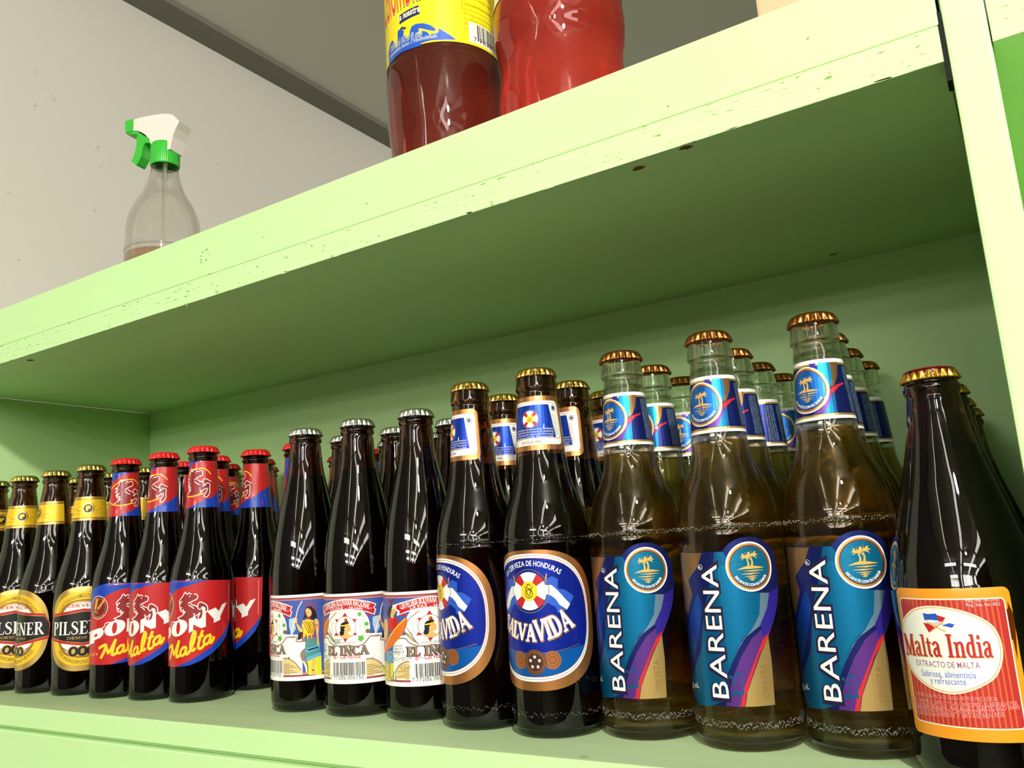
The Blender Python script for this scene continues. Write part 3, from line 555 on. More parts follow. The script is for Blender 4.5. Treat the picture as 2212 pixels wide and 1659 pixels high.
('p',6,'red',[(-22.13,70.87),(-20.46,72.33),(-16.76,70.8),(-19.47,70.85)],0),
('path',8,'white','CERVECERIA BOLIVIANA NACIONAL',[(-58.7,75.29),(-50.65,77.05),(-43.61,78.31),(-36.9,78.77),(-30.9,78.27),(-25.21,77.09),(-19.14,75.01)],4.4,0.12),
('path',8,'white','LA PAZ ... HUARI',[(-51.06,75.03),(-44.73,75.92),(-38.78,76.33),(-33.06,75.99),(-28.51,75.4),(-23.98,74.6)],1.7,0.05),
('t',8,'white','S.A.',(-18.52,75.16),(-17.06,74.75),1.3,0,0,'s'),
('p',6,'leaf',[(-25.2,72.4),(-25.38,73.54),(-26.47,73.16),(-27.6,73.35),(-27.58,72.19),(-28.11,71.17),(-27.01,70.84),(-26.2,70.02),(-25.54,70.96),(-24.51,71.48)],0),
('p',6,'leaf',[(-20.13,65.12),(-20.31,66.26),(-21.4,65.88),(-22.53,66.07),(-22.51,64.91),(-23.04,63.89),(-21.94,63.56),(-21.13,62.74),(-20.47,63.68),(-19.44,64.2)],0),
('p',6,'leaf',[(-24.17,55.41),(-24.42,57.03),(-25.96,56.5),(-27.58,56.76),(-27.55,55.12),(-28.3,53.67),(-26.73,53.19),(-25.58,52.03),(-24.64,53.37),(-23.18,54.11)],0),
('e',6,'olive',(-20.62,59.54),1.6,1.6,0),
('s',5,'leaf',0.3,[(-24.97,71.09),(-23.02,68.16),(-22.79,61.79),(-22.68,58.61),(-24.55,56.79)],0),
('p',6,'wheatd',[(-53.7,59.05),(-53.9,59.2),(-54.12,59.32),(-54.35,59.41),(-54.58,59.47),(-54.8,59.48),(-54.99,59.46),(-55.15,59.39),(-55.26,59.29),(-55.31,59.16),(-55.32,59.01),(-55.27,58.84),(-55.16,58.66),(-55.01,58.49),(-54.82,58.32),(-54.61,58.17),(-54.38,58.05),(-54.15,57.96),(-53.92,57.9),(-53.72,57.89),(-53.54,57.91),(-53.4,57.97),(-53.3,58.07),(-53.25,58.2),(-53.25,58.35),(-53.3,58.52),(-53.39,58.7),(-53.52,58.88)],0),
('p',6,'wheatd',[(-52.66,58.2),(-52.85,58.35),(-53.06,58.47),(-53.28,58.57),(-53.5,58.62),(-53.7,58.64),(-53.88,58.62),(-54.02,58.55),(-54.12,58.45),(-54.18,58.33),(-54.18,58.17),(-54.13,58),(-54.03,57.82),(-53.9,57.65),(-53.72,57.48),(-53.52,57.33),(-53.31,57.21),(-53.09,57.12),(-52.88,57.06),(-52.68,57.04),(-52.52,57.06),(-52.38,57.13),(-52.29,57.22),(-52.24,57.35),(-52.24,57.5),(-52.28,57.67),(-52.37,57.85),(-52.5,58.03)],0),
('p',6,'wheatd',[(-51.68,57.35),(-51.86,57.5),(-52.06,57.62),(-52.27,57.72),(-52.47,57.77),(-52.66,57.79),(-52.83,57.77),(-52.97,57.71),(-53.06,57.61),(-53.11,57.48),(-53.12,57.33),(-53.07,57.16),(-52.98,56.98),(-52.85,56.8),(-52.68,56.64),(-52.5,56.49),(-52.29,56.36),(-52.09,56.27),(-51.89,56.21),(-51.7,56.19),(-51.55,56.21),(-51.42,56.28),(-51.33,56.37),(-51.28,56.5),(-51.28,56.65),(-51.32,56.82),(-51.41,57),(-51.53,57.18)],0),
('p',6,'wheatd',[(-50.75,56.49),(-50.92,56.65),(-51.11,56.77),(-51.31,56.87),(-51.5,56.92),(-51.68,56.94),(-51.84,56.92),(-51.97,56.86),(-52.06,56.76),(-52.11,56.63),(-52.12,56.48),(-52.07,56.31),(-51.99,56.13),(-51.86,55.96),(-51.7,55.79),(-51.53,55.64),(-51.33,55.51),(-51.14,55.42),(-50.95,55.36),(-50.77,55.34),(-50.62,55.36),(-50.5,55.42),(-50.41,55.52),(-50.37,55.65),(-50.37,55.8),(-50.41,55.97),(-50.49,56.15),(-50.6,56.33)],0),
('p',6,'wheatd',[(-49.86,55.64),(-50.02,55.79),(-50.2,55.92),(-50.39,56.01),(-50.58,56.07),(-50.75,56.09),(-50.9,56.07),(-51.03,56.01),(-51.11,55.91),(-51.16,55.78),(-51.16,55.63),(-51.12,55.46),(-51.04,55.28),(-50.92,55.1),(-50.77,54.94),(-50.6,54.78),(-50.42,54.66),(-50.23,54.56),(-50.04,54.51),(-49.88,54.49),(-49.73,54.51),(-49.62,54.57),(-49.53,54.66),(-49.49,54.79),(-49.49,54.94),(-49.53,55.11),(-49.6,55.29),(-49.72,55.47)],0),
('p',6,'wheatd',[(-49,54.78),(-49.16,54.93),(-49.33,55.06),(-49.51,55.15),(-49.69,55.21),(-49.86,55.23),(-50,55.21),(-50.12,55.15),(-50.21,55.06),(-50.25,54.93),(-50.25,54.78),(-50.21,54.61),(-50.14,54.43),(-50.02,54.25),(-49.88,54.08),(-49.71,53.93),(-49.54,53.8),(-49.36,53.71),(-49.18,53.65),(-49.02,53.63),(-48.88,53.65),(-48.77,53.71),(-48.69,53.81),(-48.65,53.93),(-48.64,54.08),(-48.68,54.25),(-48.75,54.43),(-48.86,54.61)],0),
('p',6,'wheatd',[(-48.17,53.92),(-48.32,54.07),(-48.49,54.2),(-48.67,54.3),(-48.84,54.36),(-49,54.38),(-49.14,54.36),(-49.25,54.3),(-49.33,54.2),(-49.38,54.07),(-49.38,53.92),(-49.34,53.75),(-49.27,53.57),(-49.16,53.4),(-49.02,53.23),(-48.86,53.07),(-48.69,52.95),(-48.51,52.85),(-48.35,52.79),(-48.19,52.77),(-48.05,52.79),(-47.95,52.85),(-47.87,52.95),(-47.83,53.07),(-47.83,53.22),(-47.86,53.39),(-47.93,53.57),(-48.04,53.75)],0),
('s',6,'leafd',0.5,[(-47.07,72.02),(-50.9,69.6),(-54.82,65.09),(-55.9,60.23),(-51.41,54.78),(-45.44,51.31)],0),
('p',6,'wheatd',[(-44.86,73.54),(-44.74,73.68),(-44.64,73.82),(-44.58,73.95),(-44.56,74.06),(-44.57,74.15),(-44.63,74.21),(-44.72,74.24),(-44.84,74.24),(-44.98,74.21),(-45.15,74.15),(-45.32,74.06),(-45.5,73.95),(-45.67,73.82),(-45.82,73.68),(-45.96,73.53),(-46.05,73.39),(-46.12,73.26),(-46.14,73.15),(-46.13,73.06),(-46.07,73),(-45.98,72.97),(-45.85,72.97),(-45.7,73),(-45.53,73.06),(-45.36,73.15),(-45.18,73.27),(-45.01,73.4)],0),
('p',6,'wheatd',[(-45.76,72.82),(-45.63,72.97),(-45.53,73.11),(-45.47,73.24),(-45.44,73.35),(-45.46,73.44),(-45.52,73.5),(-45.61,73.53),(-45.73,73.53),(-45.88,73.5),(-46.05,73.44),(-46.23,73.35),(-46.41,73.23),(-46.59,73.1),(-46.75,72.96),(-46.88,72.82),(-46.99,72.68),(-47.05,72.55),(-47.08,72.44),(-47.06,72.35),(-47,72.28),(-46.9,72.25),(-46.77,72.25),(-46.62,72.29),(-46.45,72.35),(-46.27,72.44),(-46.08,72.55),(-45.91,72.68)],0),
('p',6,'wheatd',[(-46.68,72.11),(-46.54,72.26),(-46.44,72.4),(-46.38,72.52),(-46.36,72.64),(-46.37,72.73),(-46.43,72.79),(-46.52,72.82),(-46.65,72.82),(-46.81,72.78),(-46.98,72.72),(-47.17,72.63),(-47.36,72.52),(-47.54,72.39),(-47.7,72.24),(-47.84,72.1),(-47.95,71.96),(-48.02,71.83),(-48.04,71.72),(-48.03,71.63),(-47.96,71.57),(-47.86,71.54),(-47.73,71.54),(-47.57,71.57),(-47.39,71.63),(-47.2,71.73),(-47.02,71.84),(-46.84,71.97)],0),
('p',6,'wheatd',[(-47.63,71.39),(-47.49,71.54),(-47.39,71.68),(-47.32,71.81),(-47.3,71.92),(-47.31,72.01),(-47.37,72.07),(-47.47,72.1),(-47.6,72.1),(-47.76,72.07),(-47.95,72),(-48.14,71.91),(-48.34,71.8),(-48.52,71.66),(-48.69,71.52),(-48.84,71.38),(-48.95,71.24),(-49.02,71.11),(-49.05,70.99),(-49.03,70.9),(-48.97,70.84),(-48.86,70.81),(-48.72,70.81),(-48.56,70.85),(-48.37,70.91),(-48.17,71.01),(-47.98,71.12),(-47.8,71.25)],0),
('p',6,'wheatd',[(-48.62,70.67),(-48.47,70.82),(-48.37,70.96),(-48.3,71.09),(-48.27,71.2),(-48.29,71.29),(-48.35,71.35),(-48.45,71.38),(-48.59,71.38),(-48.76,71.35),(-48.95,71.28),(-49.15,71.19),(-49.35,71.07),(-49.55,70.94),(-49.73,70.8),(-49.88,70.65),(-49.99,70.51),(-50.07,70.38),(-50.1,70.26),(-50.08,70.18),(-50.01,70.11),(-49.9,70.08),(-49.76,70.09),(-49.58,70.12),(-49.39,70.19),(-49.18,70.28),(-48.98,70.4),(-48.79,70.53)],0),
('s',6,'grey',0.6,[(-51.24,59.57),(-48.82,54.05),(-45.99,51.31)],0),
('s',6,'grey',0.6,[(-54.09,62.7),(-50.01,56.41),(-46.54,51.7)],0),
('t',6,'grey','CERVEZA NEGRA',(-45.43,51.51),(-28.73,51.39),1.4,0,0,'s'),
('path',6,'grey','MARCA DE',[(-48.34,59.62),(-49.8,62.8),(-47.83,66.61)],1,0),
('path',6,'grey','FABRICA',[(-27.33,65.9),(-26.2,62.85),(-26.68,60.11)],1,0),
('t',7,'taupe','EL INCA',(-54.68,43.82),(-20.15,43.66),5.9,0.2,0,'serif'),
('t',6,'black','EL INCA',(-55.19,43.56),(-20.4,43.44),6,0.42,0,'serif'),
('t',7,'red','Bi - Cervecina',(-48.74,40.91),(-26.19,40.9),3.5,0.05,0,'s'),
('t',6,'grey','02/10/19',(-67.18,40.07),(-51.05,41.31),2.4,0,0,'s'),
('t',6,'grey','75Q 17',(-67.55,44.07),(-56.56,44.99),2.4,0,0,'s'),
('p',6,'white',[(-52.6,24),(-22.5,24),(-22.5,39.76),(-52.6,39.76)],0),
('p',7,'black',[(-49.3,29.19),(-49.05,29.19),(-49.05,38.26),(-49.3,38.26)],0),
('p',7,'black',[(-48.55,29.19),(-47.8,29.19),(-47.8,38.26),(-48.55,38.26)],0),
('p',7,'black',[(-47.55,29.19),(-47.3,29.19),(-47.3,38.26),(-47.55,38.26)],0),
('p',7,'black',[(-46.8,29.19),(-46.55,29.19),(-46.55,38.26),(-46.8,38.26)],0),
('p',7,'black',[(-46.05,29.19),(-45.55,29.19),(-45.55,38.26),(-46.05,38.26)],0),
('p',7,'black',[(-45.3,29.19),(-44.8,29.19),(-44.8,38.26),(-45.3,38.26)],0),
('p',7,'black',[(-44.55,29.19),(-44.05,29.19),(-44.05,38.26),(-44.55,38.26)],0),
('p',7,'black',[(-43.8,29.19),(-43.55,29.19),(-43.55,38.26),(-43.8,38.26)],0),
('p',7,'black',[(-43.05,29.19),(-42.8,29.19),(-42.8,38.26),(-43.05,38.26)],0),
('p',7,'black',[(-42.3,29.19),(-41.55,29.19),(-41.55,38.26),(-42.3,38.26)],0),
('p',7,'black',[(-41.3,29.19),(-41.05,29.19),(-41.05,38.26),(-41.3,38.26)],0),
('p',7,'black',[(-40.8,28.19),(-40.3,28.19),(-40.3,38.26),(-40.8,38.26)],0),
('p',7,'black',[(-39.8,29.19),(-39.3,29.19),(-39.3,38.26),(-39.8,38.26)],0),
('p',7,'black',[(-39.05,29.19),(-38.3,29.19),(-38.3,38.26),(-39.05,38.26)],0),
('p',7,'black',[(-37.8,29.19),(-37.05,29.19),(-37.05,38.26),(-37.8,38.26)],0),
('p',7,'black',[(-36.8,29.19),(-36.3,29.19),(-36.3,38.26),(-36.8,38.26)],0),
('p',7,'black',[(-36.05,28.19),(-35.8,28.19),(-35.8,38.26),(-36.05,38.26)],0),
('p',7,'black',[(-35.3,29.19),(-34.55,29.19),(-34.55,38.26),(-35.3,38.26)],0),
('p',7,'black',[(-34.3,28.19),(-34.05,28.19),(-34.05,38.26),(-34.3,38.26)],0),
('p',7,'black',[(-33.8,29.19),(-33.05,29.19),(-33.05,38.26),(-33.8,38.26)],0),
('p',7,'black',[(-32.55,29.19),(-31.8,29.19),(-31.8,38.26),(-32.55,38.26)],0),
('p',7,'black',[(-31.3,29.19),(-31.05,29.19),(-31.05,38.26),(-31.3,38.26)],0),
('p',7,'black',[(-30.8,29.19),(-30.55,29.19),(-30.55,38.26),(-30.8,38.26)],0),
('p',7,'black',[(-30.05,29.19),(-29.8,29.19),(-29.8,38.26),(-30.05,38.26)],0),
('p',7,'black',[(-29.55,29.19),(-29.05,29.19),(-29.05,38.26),(-29.55,38.26)],0),
('p',7,'black',[(-28.8,29.19),(-28.3,29.19),(-28.3,38.26),(-28.8,38.26)],0),
('p',7,'black',[(-27.8,28.19),(-27.3,28.19),(-27.3,38.26),(-27.8,38.26)],0),
('p',7,'black',[(-26.8,29.19),(-26.3,29.19),(-26.3,38.26),(-26.8,38.26)],0),
('p',7,'black',[(-25.8,29.19),(-25.55,29.19),(-25.55,38.26),(-25.8,38.26)],0),
('p',7,'black',[(-25.3,29.19),(-24.55,29.19),(-24.55,38.26),(-25.3,38.26)],0),
('p',7,'black',[(-24.05,29.19),(-23.45,29.19),(-23.45,38.26),(-24.05,38.26)],0),
('t',7,'black','7 772106 000750',(-51.84,26.4),(-24.19,26.35),2.6,0,0,'s'),
('p',5,'cream3',[(-66.82,28.6),(-53.11,28.6),(-53.11,39.85),(-56.32,39.85),(-62.32,36.85),(-66.32,31.85)],0),
('s',6,'taupe',0.8,[(-53.11,39.85),(-56.32,39.85),(-62.32,36.85),(-66.32,31.85)],0),
('p',5,'cream3',[(-22.49,28.6),(-6.32,28.6),(-7.32,30.85),(-12.32,36.85),(-18.32,39.85),(-22.49,39.85)],0),
('s',6,'taupe',0.8,[(-22.49,39.85),(-18.32,39.85),(-12.32,36.85),(-7.32,30.85)],0),
('p',6,'dkgold',[(-21.99,35.85),(-16.49,35.85),(-16.49,35.45),(-21.99,35.45)],0),
('p',6,'dkgold',[(-57.11,35.85),(-53.61,35.85),(-53.61,35.45),(-57.11,35.45)],0),
('p',6,'dkgold',[(-21.99,34.65),(-13.49,34.65),(-13.49,34.25),(-21.99,34.25)],0),
('p',6,'dkgold',[(-60.11,34.65),(-53.61,34.65),(-53.61,34.25),(-60.11,34.25)],0),
('p',6,'dkgold',[(-21.99,33.45),(-10.49,33.45),(-10.49,33.05),(-21.99,33.05)],0),
('p',6,'dkgold',[(-63.11,33.45),(-53.61,33.45),(-53.61,33.05),(-63.11,33.05)],0),
('p',6,'dkgold',[(-21.99,32.25),(-16.49,32.25),(-16.49,31.85),(-21.99,31.85)],0),
('p',6,'dkgold',[(-57.11,32.25),(-53.61,32.25),(-53.61,31.85),(-57.11,31.85)],0),
('p',6,'dkgold',[(-21.99,31.05),(-13.49,31.05),(-13.49,30.65),(-21.99,30.65)],0),
('p',6,'dkgold',[(-60.11,31.05),(-53.61,31.05),(-53.61,30.65),(-60.11,30.65)],0),
('p',6,'dkgold',[(-21.99,29.85),(-10.49,29.85),(-10.49,29.45),(-21.99,29.45)],0),
('p',6,'dkgold',[(-63.11,29.85),(-53.61,29.85),(-53.61,29.45),(-63.11,29.45)],0),
('p',6,'dkgold',[(-21.99,28.65),(-16.49,28.65),(-16.49,28.25),(-21.99,28.25)],0),
('p',6,'dkgold',[(-57.11,28.65),(-53.61,28.65),(-53.61,28.25),(-57.11,28.25)],0),
('t',6,'dkgold','G.A. 3% Vol.',(-61.33,35.34),(-52.14,35.34),3,0,0,'s'),
('t',6,'black','Exportacion',(-67.84,49.79),(-57.73,49.97),1.8,0,0,'s'),
('t',6,'black','Producto de',(-67.03,47.72),(-58.84,47.89),1.8,0,0,'s'),
('t',6,'black','Bolivia',(-66.25,45.66),(-59.98,45.8),1.8,0,0,'s'),
('p',4,'grass',[(-2.96,37.72),(8.21,40.44),(8.36,25.92),(-1.93,27.12)],0),
('p',4,'sky',[(-16.71,69.24),(-12.71,69.87),(-11.12,61.85),(-14.62,56.49),(-16.78,63.69)],0),
('p',5,'black',[(-3.8,76.07),(-2.37,77.56),(1.24,77.47),(4.03,74.23),(5.17,68.53),(1.89,67.63),(-2.9,69.23),(-5.31,68.22),(-4.25,72.12)],1),
('p',5,'black',[(-9.98,53.11),(-9.52,57.02),(-7.85,59.29),(-5.43,59.91),(-4.66,57.48),(-7.12,53.72)],0),
('p',6,'skin',[(-3.41,74.85),(-2.39,76.56),(-0,75.57),(1.17,73.28),(0.73,70.92),(-1.29,69.9),(-2.66,71.4)],1),
('p',6,'skin',[(-12.71,69.87),(-10.18,69.53),(-9.81,66.13),(-7.41,62.42),(-5.81,61.12),(-6.24,58.78),(-8.66,60.13),(-11.07,65.41),(-12.53,67.47)],1),
('p',6,'skin',[(3.51,67.88),(5.77,67.27),(6.74,63.58),(6.2,56.48),(6.51,50.51),(7.08,47.68),(5.21,47.49),(4.92,54.24),(3.82,62.28)],1),
('p',6,'teal',[(-7.11,54.11),(3.7,54.76),(6.47,48.54),(8.22,40.84),(-3.37,36.78),(-4.09,41.72),(-3.87,51.51)],0),
('p',7,'skyblue',[(-3.24,45.56),(6.45,47.35),(6.62,45.56),(-3.47,43.23)],0),
('p',7,'skyblue',[(-2.23,46.85),(6.88,48.09),(7.06,46.3),(-2.46,44.52)],0),
('p',7,'skyblue',[(-3.33,39.7),(7.62,42.88),(8.01,40.86),(-3.17,37.15)],0),
('p',7,'yellow',[(-5.72,67.45),(-1.31,68.31),(2.68,66.77),(3.42,62.32),(2.52,56.86),(0.86,53.85),(-1.49,56.43),(-1.94,53.32),(-3.08,56.57),(-5.51,54),(-5.4,61.49),(-6.59,63.15)],0),
('s',8,'darkred',0.45,[(-5.73,66.66),(-3.01,61.3),(-1.47,57.62)],0),
('s',8,'darkred',0.45,[(-4.44,67.36),(-1.89,62),(-0.8,57.56)],0),
('s',8,'darkred',0.45,[(-3.17,66.47),(-0.76,62.7),(-0.12,57.5)],0),
('s',8,'darkred',0.45,[(-1.89,67.16),(0.33,61.02),(0.56,57.44)],0),
('s',8,'darkred',0.45,[(-0.62,66.26),(1.47,61.71),(1.24,57.37)],0),
('s',8,'darkred',0.45,[(0.67,66.95),(2.61,62.4),(1.92,57.31)],0),
('s',8,'darkred',0.45,[(1.94,66.04),(3.72,60.7),(2.6,57.24)],0),
('p',8,'red',[(-6.27,57.2),(-5.39,57.14),(-5.81,49.69),(-6.23,54.05)],0),
('p',8,'red',[(-3.87,57.02),(-2.99,56.95),(-3.42,49.51),(-3.84,53.87)],0),
('p',8,'red',[(-0.29,56.72),(0.59,56.64),(0.15,49.19),(-0.26,53.56)],0),
('p',8,'red',[(1.31,56.58),(2.19,56.49),(1.81,52.97),(1.33,53.41)],0),
('p',8,'red',[(2.91,56.42),(3.81,56.33),(3.39,50.84),(2.94,53.25)],0),
('s',8,'red',0.5,[(3.64,63.69),(6.53,63.61)],0),
('s',8,'red',0.5,[(3.62,62.3),(6.51,62.33)],0),
('s',8,'red',0.6,[(-11.07,65.22),(-9.4,65.71)],0),
('s',8,'red',0.7,[(-2.89,69.63),(0.7,69.13)],0),
('s',8,'red',0.8,[(-1.97,77.53),(-3.13,80.82)],0),
('s',8,'red',0.8,[(0.43,77.74),(0.89,81.31)],0),
('s',8,'red',0.8,[(1.64,77.24),(4.53,79.6)],0),
('s',8,'red',0.8,[(2.03,76.4),(5.28,74.92)],0),
('p',6,'skin',[(1.01,38.12),(3.63,39.02),(3.13,33.2),(2.66,29.36),(4.03,26.86),(0.83,27.03),(0.48,29.6)],1),
('s',8,'red',0.9,[(0.57,30.17),(2.68,30.13)],0),
('s',7,'cream',0.7,[(-5.92,82.22),(-9.26,76.44),(-11.02,69.78),(-13.66,62.77),(-15.51,56.52)],0),
('p',6,'cream',[(-6.14,37.39),(-4.94,37.49),(-3.02,33.82),(-2.7,28.35),(-3.49,28.23),(-4.22,32.76)],0),
('p',5,'taupe',[(-3.81,47.18),(-2.05,45.46),(-0.5,42.97),(-1.33,41.09),(-2.7,41.99),(-2.13,39.99),(-4.1,41.33),(-4.52,39.41),(-2.2,35.7),(-1.9,29.05),(-3.89,28.07),(-4.22,32.76),(-6.15,36.8),(-7.9,41.22),(-7.25,44.3)],1),
('s',7,'brown',0.25,[(-2.23,73.56),(-1.43,73.57)],0),
('s',7,'brown',0.25,[(-2.14,71.56),(-1.46,71.5)],0),
('p',4,'grass',[(-85.92,39.24),(-66.62,38.71),(-69.17,27.05),(-84.51,25.94)],0),
('p',5,'black',[(-71.41,76.45),(-66.28,78.2),(-64.73,74.83),(-64.96,70.35),(-70.72,69.69),(-74.28,71.84)],1),
('p',6,'skin',[(-66.81,76.79),(-63.69,75.95),(-63.16,73.71),(-64.9,71.47),(-66.32,69.22),(-69.1,70.29),(-67.88,74.25)],1),
('p',5,'red',[(-76.15,67.79),(-68.63,69.74),(-61.8,69.79),(-61.42,62.01),(-67.29,59.7),(-75.13,61.63)],0),
('p',6,'skin',[(-80.33,66.99),(-73.9,67.89),(-74.06,57.19),(-79.71,53.43),(-84.37,57.57)],1),
('p',6,'orange',[(-54.93,69.4),(-53.44,67.41),(-55.94,60.85),(-62.54,54.25),(-72.19,47.8),(-85.56,43.24),(-81.7,49.86),(-69.26,59.08),(-61.26,65.34)],1),
('s',7,'yellow',0.6,[(-54.95,69.12),(-65.45,60.86),(-78.05,49.06)],0),
('p',6,'skyblue',[(-76.62,45.25),(-68.98,46.86),(-66.42,42.56),(-68.42,39.71),(-77.36,37.93)],1),
('p',6,'skin',[(-76.47,38.02),(-70.54,38.48),(-71.8,27.93),(-78.61,26.69)],0),
('s',7,'taupe',1,[(-75.32,42.01),(-72.43,44.45),(-68.17,44.14),(-69.32,41.32),(-71.66,38.41),(-72.2,30.65),(-69.17,27.05),(-65.47,27.83),(-64.94,30.03)],0),
('s',6,'darkred',0.8,[(-68.13,78.48),(-71.07,81.56)],0),
('s',6,'darkred',0.8,[(-68.13,78.48),(-69.72,82.14)],0),
('s',6,'darkred',0.8,[(-68.13,78.48),(-68.47,82.71)],0),
('s',6,'darkred',0.8,[(-68.13,78.48),(-67.38,81.59)],0),
('s',6,'darkred',0.8,[(-68.13,78.48),(-66.25,82.15)],0),
('s',6,'darkred',0.8,[(-68.13,78.48),(-65.18,82.71)],0)],
'salva_body':[
('p',0,'copper',[(-0.55,69.5),(-0.71,77.02),(-1.18,82.02),(-1.97,86.3),(-3.07,90.12),(-4.48,93.56),(-6.2,96.67),(-8.22,99.48),(-10.56,101.99),(-13.2,104.21),(-16.15,106.13),(-19.43,107.77),(-23.05,109.11),(-27.07,110.15),(-31.58,110.9),(-36.84,111.35),(-44.75,111.5),(-52.66,111.35),(-57.92,110.9),(-62.43,110.15),(-66.45,109.11),(-70.07,107.77),(-73.35,106.13),(-76.3,104.21),(-78.94,101.99),(-81.28,99.48),(-83.3,96.67),(-85.02,93.56),(-86.43,90.12),(-87.53,86.3),(-88.32,82.02),(-88.79,77.02),(-88.95,69.5),(-88.79,61.98),(-88.32,56.98),(-87.53,52.7),(-86.43,48.88),(-85.02,45.44),(-83.3,42.33),(-81.28,39.52),(-78.94,37.01),(-76.3,34.79),(-73.35,32.87),(-70.07,31.23),(-66.45,29.89),(-62.43,28.85),(-57.92,28.1),(-52.66,27.65),(-44.75,27.5),(-36.84,27.65),(-31.58,28.1),(-27.07,28.85),(-23.05,29.89),(-19.43,31.23),(-16.15,32.87),(-13.2,34.79),(-10.56,37.01),(-8.22,39.52),(-6.2,42.33),(-4.48,45.44),(-3.07,48.88),(-1.97,52.7),(-1.18,56.98),(-0.71,61.98)],0),
('p',1,'white',[(-5.15,71),(-5.3,76.96),(-5.76,81.33),(-6.52,85.2),(-7.58,88.71),(-8.94,91.93),(-10.59,94.87),(-12.52,97.54),(-14.74,99.95),(-17.23,102.09),(-20.01,103.96),(-23.05,105.55),(-26.39,106.86),(-30.03,107.88),(-34.04,108.61),(-38.57,109.05),(-44.75,109.2),(-50.93,109.05),(-55.46,108.61),(-59.47,107.88),(-63.11,106.86),(-66.45,105.55),(-69.49,103.96),(-72.27,102.09),(-74.76,99.95),(-76.98,97.54),(-78.91,94.87),(-80.56,91.93),(-81.92,88.71),(-82.98,85.2),(-83.74,81.33),(-84.2,76.96),(-84.35,71),(-84.2,65.04),(-83.74,60.67),(-82.98,56.8),(-81.92,53.29),(-80.56,50.07),(-78.91,47.13),(-76.98,44.46),(-74.76,42.05),(-72.27,39.91),(-69.49,38.04),(-66.45,36.45),(-63.11,35.14),(-59.47,34.12),(-55.46,33.39),(-50.93,32.95),(-44.75,32.8),(-38.57,32.95),(-34.04,33.39),(-30.03,34.12),(-26.39,35.14),(-23.05,36.45),(-20.01,38.04),(-17.23,39.91),(-14.74,42.05),(-12.52,44.46),(-10.59,47.13),(-8.94,50.07),(-7.58,53.29),(-6.52,56.8),(-5.76,60.67),(-5.3,65.04)],0),
('p',2,'copper',[(-5.85,71),(-6,76.77),(-6.45,81.01),(-7.2,84.76),(-8.24,88.16),(-9.57,91.27),(-11.19,94.12),(-13.09,96.71),(-15.27,99.04),(-17.72,101.11),(-20.44,102.92),(-23.44,104.46),(-26.71,105.73),(-30.29,106.72),(-34.23,107.43),(-38.68,107.86),(-44.75,108),(-50.82,107.86),(-55.27,107.43),(-59.21,106.72),(-62.79,105.73),(-66.06,104.46),(-69.06,102.92),(-71.78,101.11),(-74.23,99.04),(-76.41,96.71),(-78.31,94.12),(-79.93,91.27),(-81.26,88.16),(-82.3,84.76),(-83.05,81.01),(-83.5,76.77),(-83.65,71),(-83.5,65.23),(-83.05,60.99),(-82.3,57.24),(-81.26,53.84),(-79.93,50.73),(-78.31,47.88),(-76.41,45.29),(-74.23,42.96),(-71.78,40.89),(-69.06,39.08),(-66.06,37.54),(-62.79,36.27),(-59.21,35.28),(-55.27,34.57),(-50.82,34.14),(-44.75,34),(-38.68,34.14),(-34.23,34.57),(-30.29,35.28),(-26.71,36.27),(-23.44,37.54),(-20.44,39.08),(-17.72,40.89),(-15.27,42.96),(-13.09,45.29),(-11.19,47.88),(-9.57,50.73),(-8.24,53.84),(-7.2,57.24),(-6.45,60.99),(-6,65.23)],0),
('p',3,'white',[(-6.25,71),(-6.4,76.72),(-6.84,80.93),(-7.58,84.64),(-8.61,88.02),(-9.93,91.11),(-11.53,93.93),(-13.42,96.5),(-15.57,98.81),(-18,100.87),(-20.69,102.66),(-23.66,104.19),(-26.9,105.45),(-30.44,106.43),(-34.34,107.13),(-38.75,107.56),(-44.75,107.7),(-50.75,107.56),(-55.16,107.13),(-59.06,106.43),(-62.6,105.45),(-65.84,104.19),(-68.81,102.66),(-71.5,100.87),(-73.93,98.81),(-76.08,96.5),(-77.97,93.93),(-79.57,91.11),(-80.89,88.02),(-81.92,84.64),(-82.66,80.93),(-83.1,76.72),(-83.25,71),(-83.1,65.28),(-82.66,61.07),(-81.92,57.36),(-80.89,53.98),(-79.57,50.89),(-77.97,48.07),(-76.08,45.5),(-73.93,43.19),(-71.5,41.13),(-68.81,39.34),(-65.84,37.81),(-62.6,36.55),(-59.06,35.57),(-55.16,34.87),(-50.75,34.44),(-44.75,34.3),(-38.75,34.44),(-34.34,34.87),(-30.44,35.57),(-26.9,36.55),(-23.66,37.81),(-20.69,39.34),(-18,41.13),(-15.57,43.19),(-13.42,45.5),(-11.53,48.07),(-9.93,50.89),(-8.61,53.98),(-7.58,57.36),(-6.84,61.07),(-6.4,65.28)],0),
